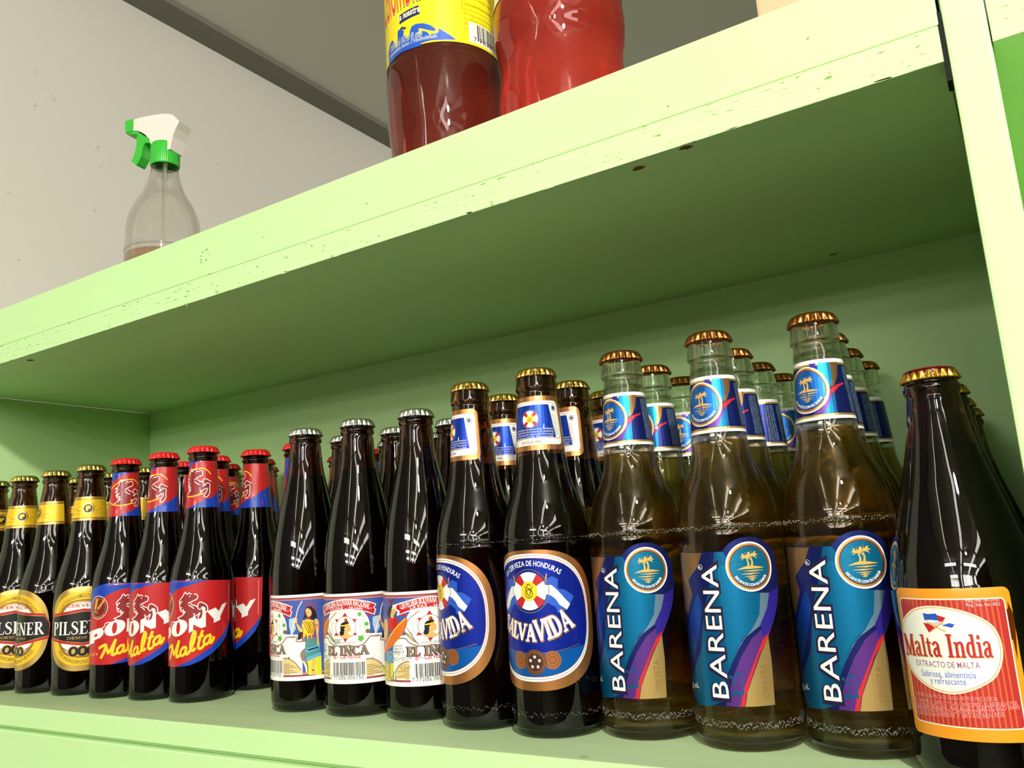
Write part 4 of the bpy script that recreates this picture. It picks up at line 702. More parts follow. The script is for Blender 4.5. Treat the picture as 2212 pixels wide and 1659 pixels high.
('p',4,'copper',[(-6.95,71),(-7.1,76.55),(-7.53,80.63),(-8.26,84.23),(-9.27,87.51),(-10.56,90.51),(-12.14,93.25),(-13.99,95.74),(-16.1,97.98),(-18.48,99.97),(-21.13,101.71),(-24.04,103.2),(-27.22,104.42),(-30.7,105.37),(-34.52,106.05),(-38.85,106.46),(-44.75,106.6),(-50.65,106.46),(-54.98,106.05),(-58.8,105.37),(-62.28,104.42),(-65.46,103.2),(-68.37,101.71),(-71.02,99.97),(-73.4,97.98),(-75.51,95.74),(-77.36,93.25),(-78.94,90.51),(-80.23,87.51),(-81.24,84.23),(-81.97,80.63),(-82.4,76.55),(-82.55,71),(-82.4,65.45),(-81.97,61.37),(-81.24,57.77),(-80.23,54.49),(-78.94,51.49),(-77.36,48.75),(-75.51,46.26),(-73.4,44.02),(-71.02,42.03),(-68.37,40.29),(-65.46,38.8),(-62.28,37.58),(-58.8,36.63),(-54.98,35.95),(-50.65,35.54),(-44.75,35.4),(-38.85,35.54),(-34.52,35.95),(-30.7,36.63),(-27.22,37.58),(-24.04,38.8),(-21.13,40.29),(-18.48,42.03),(-16.1,44.02),(-13.99,46.26),(-12.14,48.75),(-10.56,51.49),(-9.27,54.49),(-8.26,57.77),(-7.53,61.37),(-7.1,65.45)],0),
('p',5,'sal_blue',[(-7.35,71),(-7.49,76.51),(-7.93,80.55),(-8.64,84.12),(-9.65,87.37),(-10.93,90.34),(-12.48,93.06),(-14.31,95.53),(-16.41,97.75),(-18.76,99.73),(-21.38,101.45),(-24.26,102.92),(-27.41,104.13),(-30.85,105.08),(-34.63,105.76),(-38.92,106.16),(-44.75,106.3),(-50.58,106.16),(-54.87,105.76),(-58.65,105.08),(-62.09,104.13),(-65.24,102.92),(-68.12,101.45),(-70.74,99.73),(-73.09,97.75),(-75.19,95.53),(-77.02,93.06),(-78.57,90.34),(-79.85,87.37),(-80.86,84.12),(-81.57,80.55),(-82.01,76.51),(-82.15,71),(-82.01,65.49),(-81.57,61.45),(-80.86,57.88),(-79.85,54.63),(-78.57,51.66),(-77.02,48.94),(-75.19,46.47),(-73.09,44.25),(-70.74,42.27),(-68.12,40.55),(-65.24,39.08),(-62.09,37.87),(-58.65,36.92),(-54.87,36.24),(-50.58,35.84),(-44.75,35.7),(-38.92,35.84),(-34.63,36.24),(-30.85,36.92),(-27.41,37.87),(-24.26,39.08),(-21.38,40.55),(-18.76,42.27),(-16.41,44.25),(-14.31,46.47),(-12.48,48.94),(-10.93,51.66),(-9.65,54.63),(-8.64,57.88),(-7.93,61.45),(-7.49,65.49)],0),
('p',6,'sal_sky',[(-78.57,51.66),(-77.02,48.94),(-75.19,46.47),(-73.09,44.25),(-70.74,42.27),(-68.12,40.55),(-65.24,39.08),(-62.09,37.87),(-58.65,36.92),(-54.87,36.24),(-50.58,35.84),(-44.75,35.7),(-38.92,35.84),(-34.63,36.24),(-30.85,36.92),(-27.41,37.87),(-24.26,39.08),(-21.38,40.55),(-18.76,42.27),(-16.41,44.25),(-14.31,46.47),(-12.48,48.94),(-10.93,51.66),(-10.93,52.5),(-29.75,50.3),(-44.75,49.3),(-59.75,50.3),(-78.57,52.5)],0),
('s',7,'copper',0.35,[(-75.75,53.5),(-59.75,50.3),(-44.75,49.3),(-29.75,50.3),(-13.75,53.5)],0),
('p',6,'flag_blue',[(-33.54,92.91),(-29.53,94.82),(-25.78,92.97),(-26.21,87.09),(-21.72,86.24),(-15.87,81.91),(-21.53,73.95),(-27.26,72.79),(-28.13,76.03),(-32.86,78.97),(-39.18,76.6)],0),
('p',7,'white',[(-34.87,89.76),(-29.92,89.48),(-26.4,86.04),(-22.14,80.92),(-18.87,77.46),(-21.21,74.35),(-25.81,77.46),(-27.78,80.79),(-30.37,83.09),(-35.21,84.96)],0),
('p',8,'wheat',[(-33.24,95.58),(-32.59,96.89),(-32.36,95.53),(-33.54,91.3),(-34.16,91.87)],0),
('p',6,'flag_blue',[(-50.32,76.6),(-56.64,78.97),(-61.37,76.03),(-62.24,72.79),(-67.97,73.95),(-73.63,81.91),(-67.78,86.24),(-63.29,87.09),(-63.72,92.97),(-59.97,94.82),(-55.96,92.91)],0),
('p',7,'white',[(-54.29,84.96),(-59.13,83.09),(-61.72,80.79),(-63.69,77.46),(-68.29,74.35),(-70.63,77.46),(-67.36,80.92),(-63.1,86.04),(-59.58,89.48),(-54.63,89.76)],0),
('p',8,'wheat',[(-55.34,91.87),(-55.96,91.3),(-57.14,95.53),(-56.91,96.89),(-56.26,95.58)],0),
('e',8,'olive',(-44.9,86.5),13.34,13.34,12.88,2),
('e',8,'white',(-44.9,86.5),11.5,11.5,0,2),
('p',9,'navy',[(-40.49,88.85),(-34.16,92.7),(-38.7,97.24),(-42.55,90.91)],0),
('p',10,'red',[(-40.57,89),(-34.57,92.8),(-38.6,96.83),(-42.4,90.83)],0),
('p',9,'navy',[(-47.25,90.91),(-51.1,97.24),(-55.64,92.7),(-49.31,88.85)],0),
('p',10,'red',[(-47.4,90.83),(-51.2,96.83),(-55.23,92.8),(-49.23,89)],0),
('p',9,'navy',[(-49.31,84.15),(-55.64,80.3),(-51.1,75.76),(-47.25,82.09)],0),
('p',10,'red',[(-49.23,84),(-55.23,80.2),(-51.2,76.17),(-47.4,82.17)],0),
('p',9,'navy',[(-42.55,82.09),(-38.7,75.76),(-34.16,80.3),(-40.49,84.15)],0),
('p',10,'red',[(-42.4,82.17),(-38.6,76.17),(-34.57,80.2),(-40.57,84)],0),
('p',11,'yellow',[(-39.17,88.87),(-42.53,92.23),(-47.27,92.23),(-50.63,88.87),(-50.63,84.13),(-47.27,80.77),(-42.53,80.77),(-39.17,84.13)],0),
('e',12,'black',(-44.9,84.9),2.7,2.7,2.25,2),
('s',12,'black',0.5,[(-47.5,89.1),(-45,83.5),(-42.4,89.3)],0),
('s',12,'black',0.5,[(-43.4,89.6),(-44.5,90.6),(-46.1,90),(-45.8,88.4),(-44,87.7),(-43.4,86.2)],0),
('a',6,'white','LA CERVEZA DE HONDURAS',(-44.75,62),37.5,39.8,123,57,3.1,0.08),
('path',9,'white','SALVA',[(-72.6,64.4),(-64.6,60.4),(-56.6,58),(-48.25,56.8),(-42.25,56.5)],9.8,0.32,'serif'),
('path',9,'white','VIDA',[(-42.15,56.4),(-33.75,57.6),(-25.75,60.4),(-16.9,64.3)],12.2,0.34,'serif'),
('path',8,'copper','SALVA',[(-72.2,64.1),(-64.2,60.1),(-56.2,57.7),(-47.85,56.5),(-41.85,56.2)],10.2,0.75,'serif'),
('path',8,'copper','VIDA',[(-41.75,56),(-33.35,57.2),(-25.35,60),(-16.4,63.9)],12.8,0.78,'serif'),
('e',7,'copperc',(-55.05,45.3),5.4,5.4,0,2),
('e',8,'brown',(-55.05,45.3),4.1,4.1,3.78,2),
('e',8,'brown',(-55.05,45.3),2.27,2.27,1.73,2),
('e',7,'copperc',(-32.45,45.3),5.4,5.4,0,2),
('e',8,'brown',(-32.45,45.3),4.1,4.1,3.78,2),
('e',8,'brown',(-32.45,45.3),2.27,2.27,1.73,2),
('e',9,'brownc',(-43.75,44.2),7.5,7.5,0,2),
('e',10,'dkbrown',(-43.75,44.2),5,5,0,2),
('p',11,'white',[(-43.75,48.75),(-44.08,47.86),(-45.03,47.82),(-44.29,47.22),(-44.54,46.31),(-43.75,46.83),(-42.96,46.31),(-43.21,47.22),(-42.47,47.82),(-43.42,47.86)],0),
('p',11,'white',[(-46.79,46.54),(-47.13,45.65),(-48.08,45.61),(-47.33,45.01),(-47.59,44.1),(-46.79,44.62),(-46,44.1),(-46.25,45.01),(-45.51,45.61),(-46.46,45.65)],0),
('p',11,'white',[(-45.63,42.96),(-45.96,42.07),(-46.91,42.03),(-46.17,41.44),(-46.42,40.52),(-45.63,41.04),(-44.84,40.52),(-45.09,41.44),(-44.35,42.03),(-45.3,42.07)],0),
('p',11,'white',[(-41.87,42.96),(-42.2,42.07),(-43.15,42.03),(-42.41,41.44),(-42.66,40.52),(-41.87,41.04),(-41.08,40.52),(-41.33,41.44),(-40.59,42.03),(-41.54,42.07)],0),
('p',11,'white',[(-40.71,46.54),(-41.04,45.65),(-41.99,45.61),(-41.25,45.01),(-41.5,44.1),(-40.71,44.62),(-39.91,44.1),(-40.17,45.01),(-39.42,45.61),(-40.37,45.65)],0),
('a',10,'copper','DIOS UNION LIBERTAD',(-43.75,44.2),5.7,5.7,220,-40,1.1,0)],
'salva_stamp':[
('t',13,'black','07-sep-2020',(-52.83,59.27),(-37.1,61.03),3.4,0.05,0,'s')],
'salva_neck':[
('p',0,'copper',[(-1.93,174.8),(-0.54,175.02),(0.72,175.66),(1.71,176.65),(2.35,177.91),(2.57,179.3),(2.57,206.5),(2.35,207.89),(1.71,209.15),(0.72,210.14),(-0.54,210.78),(-1.93,211),(-41.93,211),(-43.32,210.78),(-44.58,210.14),(-45.57,209.15),(-46.21,207.89),(-46.43,206.5),(-46.43,179.3),(-46.21,177.91),(-45.57,176.65),(-44.58,175.66),(-43.32,175.02),(-41.93,174.8)],0),
('p',1,'white',[(-2.83,178.2),(-1.84,178.36),(-0.95,178.81),(-0.24,179.52),(0.21,180.41),(0.37,181.4),(0.37,204.4),(0.21,205.39),(-0.24,206.28),(-0.95,206.99),(-1.84,207.44),(-2.83,207.6),(-41.03,207.6),(-42.02,207.44),(-42.91,206.99),(-43.62,206.28),(-44.07,205.39),(-44.23,204.4),(-44.23,181.4),(-44.07,180.41),(-43.62,179.52),(-42.91,178.81),(-42.02,178.36),(-41.03,178.2)],0),
('p',2,'copperp',[(-2.83,182.2),(-2.03,182.33),(-1.3,182.7),(-0.73,183.27),(-0.36,184),(-0.23,184.8),(-0.23,203.8),(-0.36,204.6),(-0.73,205.33),(-1.3,205.9),(-2.03,206.27),(-2.83,206.4),(-41.03,206.4),(-41.83,206.27),(-42.56,205.9),(-43.13,205.33),(-43.5,204.6),(-43.63,203.8),(-43.63,184.8),(-43.5,184),(-43.13,183.27),(-42.56,182.7),(-41.83,182.33),(-41.03,182.2)],0),
('p',3,'white',[(-2.93,182.6),(-2.22,182.71),(-1.58,183.04),(-1.07,183.55),(-0.74,184.19),(-0.63,184.9),(-0.63,203.7),(-0.74,204.41),(-1.07,205.05),(-1.58,205.56),(-2.22,205.89),(-2.93,206),(-40.93,206),(-41.64,205.89),(-42.28,205.56),(-42.79,205.05),(-43.12,204.41),(-43.23,203.7),(-43.23,184.9),(-43.12,184.19),(-42.79,183.55),(-42.28,183.04),(-41.64,182.71),(-40.93,182.6)],0),
('p',4,'sal_blue2',[(-39.13,182.8),(-4.73,182.8),(-8.13,205),(-35.73,205)],0),
('e',5,'olive',(-21.93,195.6),6.61,6.61,6.16,2),
('e',5,'white',(-21.93,195.6),5.6,5.6,0,2),
('p',6,'red',[(-20.34,196.45),(-16.87,198.64),(-18.89,200.66),(-21.08,197.19)],0),
('p',6,'red',[(-22.78,197.19),(-24.97,200.66),(-26.99,198.64),(-23.52,196.45)],0),
('p',6,'red',[(-23.52,194.75),(-26.99,192.56),(-24.97,190.54),(-22.78,194.01)],0),
('p',6,'red',[(-21.08,194.01),(-18.89,190.54),(-16.87,192.56),(-20.34,194.75)],0),
('e',7,'yellow',(-21.93,195.6),2.7,2.7,0,2),
('e',8,'olive',(-21.93,195),1.1,1.1,0.8,2),
('s',8,'olive',0.25,[(-23.03,196.6),(-21.93,194.3),(-20.83,196.6)],0),
('t',5,'white','Contenido neto 355 mL. Porciones por envase 1. Cantidad por',(-37.33,188.2),(-6.53,188.2),1.1,0,0,'s'),
('t',5,'white','porcion: Energia 147 kcal (7%). Proteina 1,1 g 2%. Carbohidratos',(-37.33,186.45),(-6.53,186.45),1.1,0,0,'s'),
('t',5,'white','13 g 5%. Grasa total 0 g 0%. Sodio 10 mg 1%. *Porcentaje de',(-37.33,184.7),(-6.53,184.7),1.1,0,0,'s'),
('t',5,'white','valor diario (VD), segun FAO/OMS. *Referencia de la FDA.',(-37.33,182.95),(-6.53,182.95),1.1,0,0,'s'),
('e',5,'red',(-39.53,202.6),2,2,1.6,2),
('e',5,'navy',(-39.53,202.6),1.2,1.2,0,2),
('t',5,'grey','ADVERTENCIA: EL ABUSO DE ESTE PRODUCTO',(-40.13,184.5),(-40.13,199.5),0.8,0,0,'s'),
('t',5,'grey','ADVERTENCIA: EL ABUSO DE ESTE PRODUCTO',(-38.83,184.5),(-38.83,199.5),0.8,0,0,'s'),
('t',5,'grey','ADVERTENCIA: EL ABUSO DE ESTE PRODUCTO',(-37.53,184.5),(-37.53,199.5),0.8,0,0,'s'),
('e',5,'navy',(-4.33,202.6),2,2,1.6,2),
('e',5,'navy',(-4.33,202.6),1.2,1.2,0,2),
('t',5,'grey','ADVERTENCIA: EL ABUSO DE ESTE PRODUCTO',(-5.53,184.5),(-6.73,199.5),0.8,0,0,'s'),
('t',5,'grey','ADVERTENCIA: EL ABUSO DE ESTE PRODUCTO',(-4.23,184.5),(-5.43,199.5),0.8,0,0,'s'),
('t',5,'grey','ADVERTENCIA: EL ABUSO DE ESTE PRODUCTO',(-2.93,184.5),(-4.13,199.5),0.8,0,0,'s'),
('t',5,'brown','DESDE 1916',(-28.93,179.3),(-14.93,179.3),1.9,0,0,'s')],
'barena_body':[
('p',0,'bar_navy',[(-84.35,23.2),(-41.64,23.2),(-23.36,23.2),(-22.36,44.97),(-22.73,58.22),(-17.8,66.58),(-13.4,75.95),(-10.91,85.05),(-11.09,95.75),(-11.35,98.53),(-12.14,101.22),(-13.42,103.75),(-15.16,106.03),(-17.31,108.01),(-19.79,109.61),(-22.54,110.79),(-25.47,111.51),(-28.49,111.75),(-31.51,111.51),(-34.44,110.79),(-37.19,109.61),(-39.67,108.01),(-41.82,106.03),(-42.48,104.64),(-84.35,104.97)],0),
('p',1,'bar_teal',[(-47.37,104.29),(-42.52,104.35),(-40.07,99.81),(-41.1,95.77),(-39.09,87.53),(-34.98,82.99),(-26.84,81.64),(-18.93,81.05),(-22.14,73.25),(-27.64,65.12),(-35.34,59.33),(-39.37,53.82),(-42.97,47.12),(-46.66,40.34),(-50.82,25.63),(-58.77,22.67),(-72.21,21.29),(-80.18,31.04),(-62.92,50.82),(-57.04,74.43),(-50.04,92)],0),
('p',2,'bar_cyan',[(-46.25,97.75),(-40.52,95.74),(-38.07,86.32),(-32.71,82.58),(-24.33,81.46),(-25.36,73.5),(-30.22,63.59),(-36.47,59.38),(-40.5,53.85),(-45.03,44.3),(-47.22,45.95),(-46.5,62.98),(-46.98,80.25)],0),
('p',2,'bar_blue',[(-76.12,62.62),(-66.98,74.07),(-60.7,82.61),(-58.59,74.39),(-64.84,56.49),(-72.41,43.98),(-76.59,49.39)],0),
('p',1,'bar_bronze',[(-76.59,104.85),(-55.04,104.3),(-59.57,96.32),(-68.8,89.02),(-65.65,81.29),(-73.54,70.06),(-81.54,73.07),(-82.43,91.58)],0),
('p',3,'bar_silver',[(-24.33,81.46),(-18.93,81.05),(-20.63,74.27),(-26.5,64.47),(-35.4,58.77),(-39.43,53.26),(-42.97,47.12),(-38.67,54.93),(-31.52,62.53),(-26.41,70.15)],0),
('p',4,'bar_violet',[(-18.89,76.43),(-14.85,72.62),(-17.8,66.58),(-22.42,59.04),(-29.34,51.13),(-35.22,40.27),(-38.96,32.05),(-41.65,23.12),(-49.83,23.47),(-44.62,37.59),(-38.79,48.75),(-32.04,58.04),(-26.17,62.17),(-22.53,70.42)],0),
('p',5,'bar_indigo',[(-18.93,81.05),(-11.43,83.93),(-13.4,75.95),(-17.8,66.58),(-22.59,60.19),(-25.98,58.77),(-26.43,65.03),(-21.47,73.2)],0),
('p',5,'red',[(-22.07,60.14),(-22.97,57.39),(-28.96,49.42),(-34.35,38.02),(-38.15,29.28),(-39.66,23.35),(-41.92,23.23),(-39.59,31.5),(-34.53,41.36),(-29.34,51.13),(-26.26,56.53)],0),
('p',6,'gold2',[(-22.75,58.05),(-22.36,44.97),(-23.36,23.47),(-39.38,23.2),(-37.47,30.37),(-33.72,38.55),(-28.37,49.38)],0),
('t',7,'dkgold','CERVEZA',(-26.21,27.03),(-26.43,44.49),2.8,0,0,'s'),
('t',9,'white','BARENA',(-47.63,26.64),(-46.89,98.66),9.6,0.05,0,'caps'),
('t',8,'bar_dark','BARENA',(-47.33,25.64),(-46.59,99.66),10.4,0.9,0,'caps'),
('t',6,'bar_teal','B',(-38.63,27.64),(-39.23,43.64),9,-0.3,0,'caps'),
('t',8,'white','R',(-58.48,95.41),(-56.14,95.67),1.5,0,0,'s'),
('e',8,'white',(-57.15,96.58),1.5,1.5,1.3),
('t',8,'white','355 mL',(-81.79,28.4),(-67.94,31.18),3,0,0,'s'),
('e',7,'white',(-28.49,95.75),13.4,13.4,0,2),
('e',8,'gold',(-28.49,95.75),12.5,12.5,0,2),
('e',9,'maroon',(-28.49,95.75),11.5,11.5,0,2),
('e',10,'bar_sea',(-28.49,95.75),10.9,10.9,0,2),
('p',11,'palmgold',[(-35.99,94.15),(-32.49,95.55),(-29.99,96.15),(-25.49,95.85),(-20.29,94.85),(-24.49,94.55),(-28.49,94.45),(-31.49,94.55)],0),
('p',11,'palmgold',[(-30.09,95.95),(-29.79,97.95),(-30.39,100.15),(-29.69,100.35),(-28.99,98.15),(-28.89,96.05)],0),
('p',11,'palmgold',[(-28.19,95.95),(-27.59,98.15),(-27.99,100.55),(-27.29,100.65),(-26.69,98.35),(-26.89,95.95)],0),
('p',11,'palmgold',[(-30.56,100.8),(-28.96,100.02),(-27.69,99.24),(-28.9,101.12),(-30.22,101.3)],0),
('p',11,'palmgold',[(-30.36,100.75),(-28.57,100.98),(-27.1,100.98),(-28.58,102.08),(-30.42,101.35)],0),
('p',11,'palmgold',[(-30.18,100.84),(-29.04,101.88),(-28.06,102.62),(-29.11,102.98),(-30.6,101.26)],0),
('p',11,'palmgold',[(-30.09,101.08),(-30.45,102.3),(-30.68,103.38),(-30.55,103.4),(-30.69,101.02)],0),
('p',11,'palmgold',[(-30.2,101.28),(-31.72,101.78),(-32.92,102.45),(-31.78,102.88),(-30.58,100.82)],0),
('p',11,'palmgold',[(-30.39,101.35),(-32.2,100.85),(-33.69,100.75),(-32.2,101.95),(-30.39,100.75)],0),
('p',11,'palmgold',[(-30.56,101.3),(-31.93,100.02),(-33.09,99.24),(-31.88,101.12),(-30.22,100.8)],0),
('p',11,'palmgold',[(-29.49,101.05),(-29.66,101.52),(-30.11,101.81),(-30.67,101.81),(-31.12,101.52),(-31.29,101.05),(-31.12,100.58),(-30.67,100.29),(-30.11,100.29),(-29.66,100.58)],0),
('p',11,'palmgold',[(-27.06,101.5),(-25.33,100.64),(-23.94,99.8),(-25.27,101.74),(-26.72,102)],0),
('p',11,'palmgold',[(-26.86,101.45),(-24.91,101.69),(-23.3,101.7),(-24.92,102.79),(-26.92,102.05)],0),
('p',11,'palmgold',[(-26.68,101.54),(-25.42,102.67),(-24.34,103.49),(-25.49,103.77),(-27.1,101.96)],0),
('p',11,'palmgold',[(-26.59,101.78),(-26.96,103.13),(-27.2,104.32),(-27.06,104.23),(-27.19,101.72)],0),
('p',11,'palmgold',[(-26.7,101.98),(-28.34,102.57),(-29.65,103.3),(-28.41,103.67),(-27.08,101.52)],0),
('p',11,'palmgold',[(-26.89,102.05),(-28.87,101.55),(-30.49,101.45),(-28.87,102.65),(-26.89,101.45)],0),
('p',11,'palmgold',[(-27.06,102),(-28.57,100.64),(-29.84,99.8),(-28.51,101.74),(-26.72,101.5)],0),
('p',11,'palmgold',[(-25.99,101.75),(-26.16,102.22),(-26.61,102.51),(-27.17,102.51),(-27.62,102.22),(-27.79,101.75),(-27.62,101.28),(-27.17,100.99),(-26.61,100.99),(-26.16,101.28)],0),
('p',11,'palmgold',[(-32.99,93.45),(-26.84,92.95),(-20.69,93.6),(-26.84,93.8)],0),
('p',11,'palmgold',[(-34.49,91.95),(-28.69,91.45),(-22.89,92.1),(-28.69,92.3)],0),
('p',11,'palmgold',[(-32.49,90.55),(-28.24,90.1),(-23.99,90.7),(-28.24,90.86)],0),
('p',11,'palmgold',[(-30.89,89.55),(-27.99,89.1),(-25.09,89.7),(-27.99,89.86)],0),
('p',11,'palmgold',[(-29.69,88.65),(-28.09,88.15),(-26.49,88.8),(-28.09,89)],0),
('a',11,'white','ESCAPATE CON SU SABOR',(-28.49,95.75),-10.4,-10.4,-150,-30,1.3,0.05)],
'barena_neck':[
('p',0,'white',[(-67.7,172.3),(27.7,172.3),(27.7,206.4),(-67.7,206.4)],0),
('p',1,'gold',[(-67.7,174),(27.7,174),(27.7,204.2),(-67.7,204.2)],0),
('p',2,'bar_navy',[(-67.7,175.2),(27.7,175.2),(27.7,203),(-67.7,203)],0),
('p',3,'bar_cyan',[(-21.06,204.28),(-14.44,204.18),(-13.5,199.15),(-14.71,192.5),(-16.4,189.68),(-19.33,194.23),(-21.67,199.37)],0),
('p',3,'bar_bronze',[(-14.44,204.18),(-8.28,204.28),(-10.36,196.41),(-13.23,191.36),(-15.89,189.64),(-14.11,194.88),(-13.97,199.71)],0),
('p',3,'bar_indigo',[(-25.92,204.35),(-22.3,204.33),(-22.6,201.94),(-26.32,203.39)],0),
('p',3,'bar_teal',[(-14.11,187.13),(-14.44,175.23),(-20.71,175.5),(-17.4,182.05)],0),
('p',3,'bar_violet',[(-16.24,187),(-13.57,187.11),(-17.4,182.05),(-20.71,175.5),(-26.77,175.78),(-21.25,179)],0),
('p',4,'red',[(-16.54,188.62),(-13.33,190.7),(-7.2,192.46),(-6.54,191.68),(-10.79,189.98),(-14.42,186.88),(-16.35,186.21)],0),
('e',5,'white',(-29.4,189.8),12.9,13.2,0,2),
('e',6,'gold',(-29.4,189.8),12.3,12.6,0,2),
('e',7,'maroon',(-29.4,189.8),11.3,11.6,0,2),
('e',8,'bar_blue2',(-29.4,189.8),10.7,11,0,2),
('p',9,'palmgold',[(-36.3,188.33),(-33.08,189.62),(-30.78,190.17),(-26.64,189.89),(-21.86,188.97),(-25.72,188.7),(-29.4,188.6),(-32.16,188.7)],0),
('p',9,'palmgold',[(-30.87,189.98),(-30.6,191.82),(-31.15,193.85),(-30.5,194.03),(-29.86,192.01),(-29.77,190.08)],0),
('p',9,'palmgold',[(-29.12,189.98),(-28.57,192.01),(-28.94,194.22),(-28.3,194.31),(-27.74,192.19),(-27.93,189.98)],0),
('p',9,'palmgold',[(-31.31,194.45),(-29.83,193.73),(-28.66,193.01),(-29.78,194.74),(-30.99,194.9)],0),
('p',9,'palmgold',[(-31.12,194.4),(-29.48,194.61),(-28.12,194.61),(-29.48,195.62),(-31.17,194.95)],0),
('p',9,'palmgold',[(-30.95,194.48),(-29.9,195.44),(-29,196.12),(-29.97,196.45),(-31.34,194.87)],0),
('p',9,'palmgold',[(-30.87,194.7),(-31.2,195.82),(-31.41,196.82),(-31.29,196.83),(-31.42,194.65)],0),
('p',9,'palmgold',[(-30.97,194.89),(-32.37,195.35),(-33.47,195.96),(-32.43,196.36),(-31.33,194.46)],0),
('p',9,'palmgold',[(-31.15,194.95),(-32.82,194.49),(-34.18,194.4),(-32.82,195.5),(-31.15,194.4)],0),
('p',9,'palmgold',[(-31.31,194.9),(-32.57,193.73),(-33.63,193.01),(-32.52,194.74),(-30.99,194.45)],0),
('p',9,'palmgold',[(-30.32,194.68),(-30.48,195.11),(-30.89,195.38),(-31.4,195.38),(-31.82,195.11),(-31.98,194.68),(-31.82,194.24),(-31.4,193.98),(-30.89,193.98),(-30.48,194.24)],0),
('p',9,'palmgold',[(-28.09,195.09),(-26.49,194.3),(-25.21,193.52),(-26.44,195.31),(-27.77,195.55)],0),
('p',9,'palmgold',[(-27.9,195.05),(-26.11,195.26),(-24.63,195.27),(-26.11,196.28),(-27.95,195.59)],0),
('p',9,'palmgold',[(-27.73,195.12),(-26.57,196.17),(-25.59,196.92),(-26.64,197.18),(-28.12,195.52)],0),
('p',9,'palmgold',[(-27.65,195.34),(-28,196.59),(-28.22,197.68),(-28.09,197.6),(-28.2,195.3)],0),
('p',9,'palmgold',[(-27.75,195.53),(-29.26,196.07),(-30.47,196.75),(-29.32,197.08),(-28.11,195.11)],0),
('p',9,'palmgold',[(-27.93,195.6),(-29.75,195.14),(-31.24,195.04),(-29.75,196.15),(-27.93,195.04)],0),
('p',9,'palmgold',[(-28.09,195.55),(-29.47,194.3),(-30.64,193.52),(-29.42,195.31),(-27.77,195.09)],0),
('p',9,'palmgold',[(-27.1,195.32),(-27.26,195.75),(-27.67,196.02),(-28.18,196.02),(-28.6,195.75),(-28.76,195.32),(-28.6,194.89),(-28.18,194.62),(-27.67,194.62),(-27.26,194.89)],0),
('p',9,'palmgold',[(-33.54,187.68),(-27.88,187.22),(-22.22,187.82),(-27.88,188.01)],0),
('p',9,'palmgold',[(-34.92,186.3),(-29.58,185.84),(-24.25,186.44),(-29.58,186.63)],0),
('p',9,'palmgold',[(-33.08,185.02),(-29.17,184.6),(-25.26,185.15),(-29.17,185.31)],0),
('p',9,'palmgold',[(-31.61,184.1),(-28.94,183.68),(-26.27,184.23),(-28.94,184.39)],0),
('p',9,'palmgold',[(-30.5,183.27),(-29.03,182.81),(-27.56,183.41),(-29.03,183.59)],0),
('a',9,'white','ESCAPATE CON SU SABOR',(-29.4,189.8),-10.2,-10.2,-150,-30,1.3,0.05),
('t',5,'greyblue','CERVEZA BARENA CONTENIDO NETO 355 mL',(-3.17,176),(-4.17,202),1.3,0.02,0,'s'),
('t',5,'greyblue','HECHO EN HONDURAS POR CERVECERIA HONDURENA',(-1.27,176),(-2.27,202),1.3,0.02,0,'s'),
('t',5,'greyblue','EL ABUSO DE ESTE PRODUCTO ES DANINO PARA LA SALUD',(0.63,176),(-0.37,202),1.3,0.02,0,'s'),
('t',5,'greyblue','PROHIBIDA SU VENTA A MENORES DE EDAD',(2.53,176),(1.53,202),1.3,0.02,0,'s'),
('t',5,'greyblue','CERVEZA BARENA CONTENIDO NETO 355 mL',(7.43,176),(6.43,202),1.3,0.02,0,'s'),
('t',5,'greyblue','HECHO EN HONDURAS POR CERVECERIA HONDURENA',(9.33,176),(8.33,202),1.3,0.02,0,'s'),
('t',5,'greyblue','EL ABUSO DE ESTE PRODUCTO ES DANINO PARA LA SALUD',(11.23,176),(10.23,202),1.3,0.02,0,'s'),
('t',5,'greyblue','PROHIBIDA SU VENTA A MENORES DE EDAD',(13.13,176),(12.13,202),1.3,0.02,0,'s'),
('t',5,'greyblue','CERVEZA BARENA CONTENIDO NETO 355 mL',(15.03,176),(14.03,202),1.3,0.02,0,'s')],
'malta_body':[
('p',0,'malta_orange',[(-32.93,19),(-32,19.15),(-31.17,19.57),(-30.5,20.24),(-30.08,21.07),(-29.93,22),(-29.93,81),(-30.08,81.93),(-30.5,82.76),(-31.17,83.43),(-32,83.85),(-32.93,84),(-82.07,84),(-83,83.85),(-83.83,83.43),(-84.5,82.76),(-84.92,81.93),(-85.07,81),(-85.07,22),(-84.92,21.07),(-84.5,20.24),(-83.83,19.57),(-83,19.15),(-82.07,19)],0),
('p',1,'cream',[(-34.73,24.2),(-34.11,24.3),(-33.55,24.58),(-33.11,25.02),(-32.83,25.58),(-32.73,26.2),(-32.73,77.6),(-32.83,78.22),(-33.11,78.78),(-33.55,79.22),(-34.11,79.5),(-34.73,79.6),(-80.27,79.6),(-80.89,79.5),(-81.45,79.22),(-81.89,78.78),(-82.17,78.22),(-82.27,77.6),(-82.27,26.2),(-82.17,25.58),(-81.89,25.02),(-81.45,24.58),(-80.89,24.3),(-80.27,24.2)],0),
('p',2,'malta_red',[(-34.93,24.8),(-34.44,24.88),(-33.99,25.11),(-33.64,25.46),(-33.41,25.91),(-33.33,26.4),(-33.33,77.4),(-33.41,77.89),(-33.64,78.34),(-33.99,78.69),(-34.44,78.92),(-34.93,79),(-80.07,79),(-80.56,78.92),(-81.01,78.69),(-81.36,78.34),(-81.59,77.89),(-81.67,77.4),(-81.67,26.4),(-81.59,25.91),(-81.36,25.46),(-81.01,25.11),(-80.56,24.88),(-80.07,24.8)],0),
('p',3,'malta_stripe',[(-80.47,25),(-79.72,25),(-79.72,78.8),(-80.47,78.8)],0),
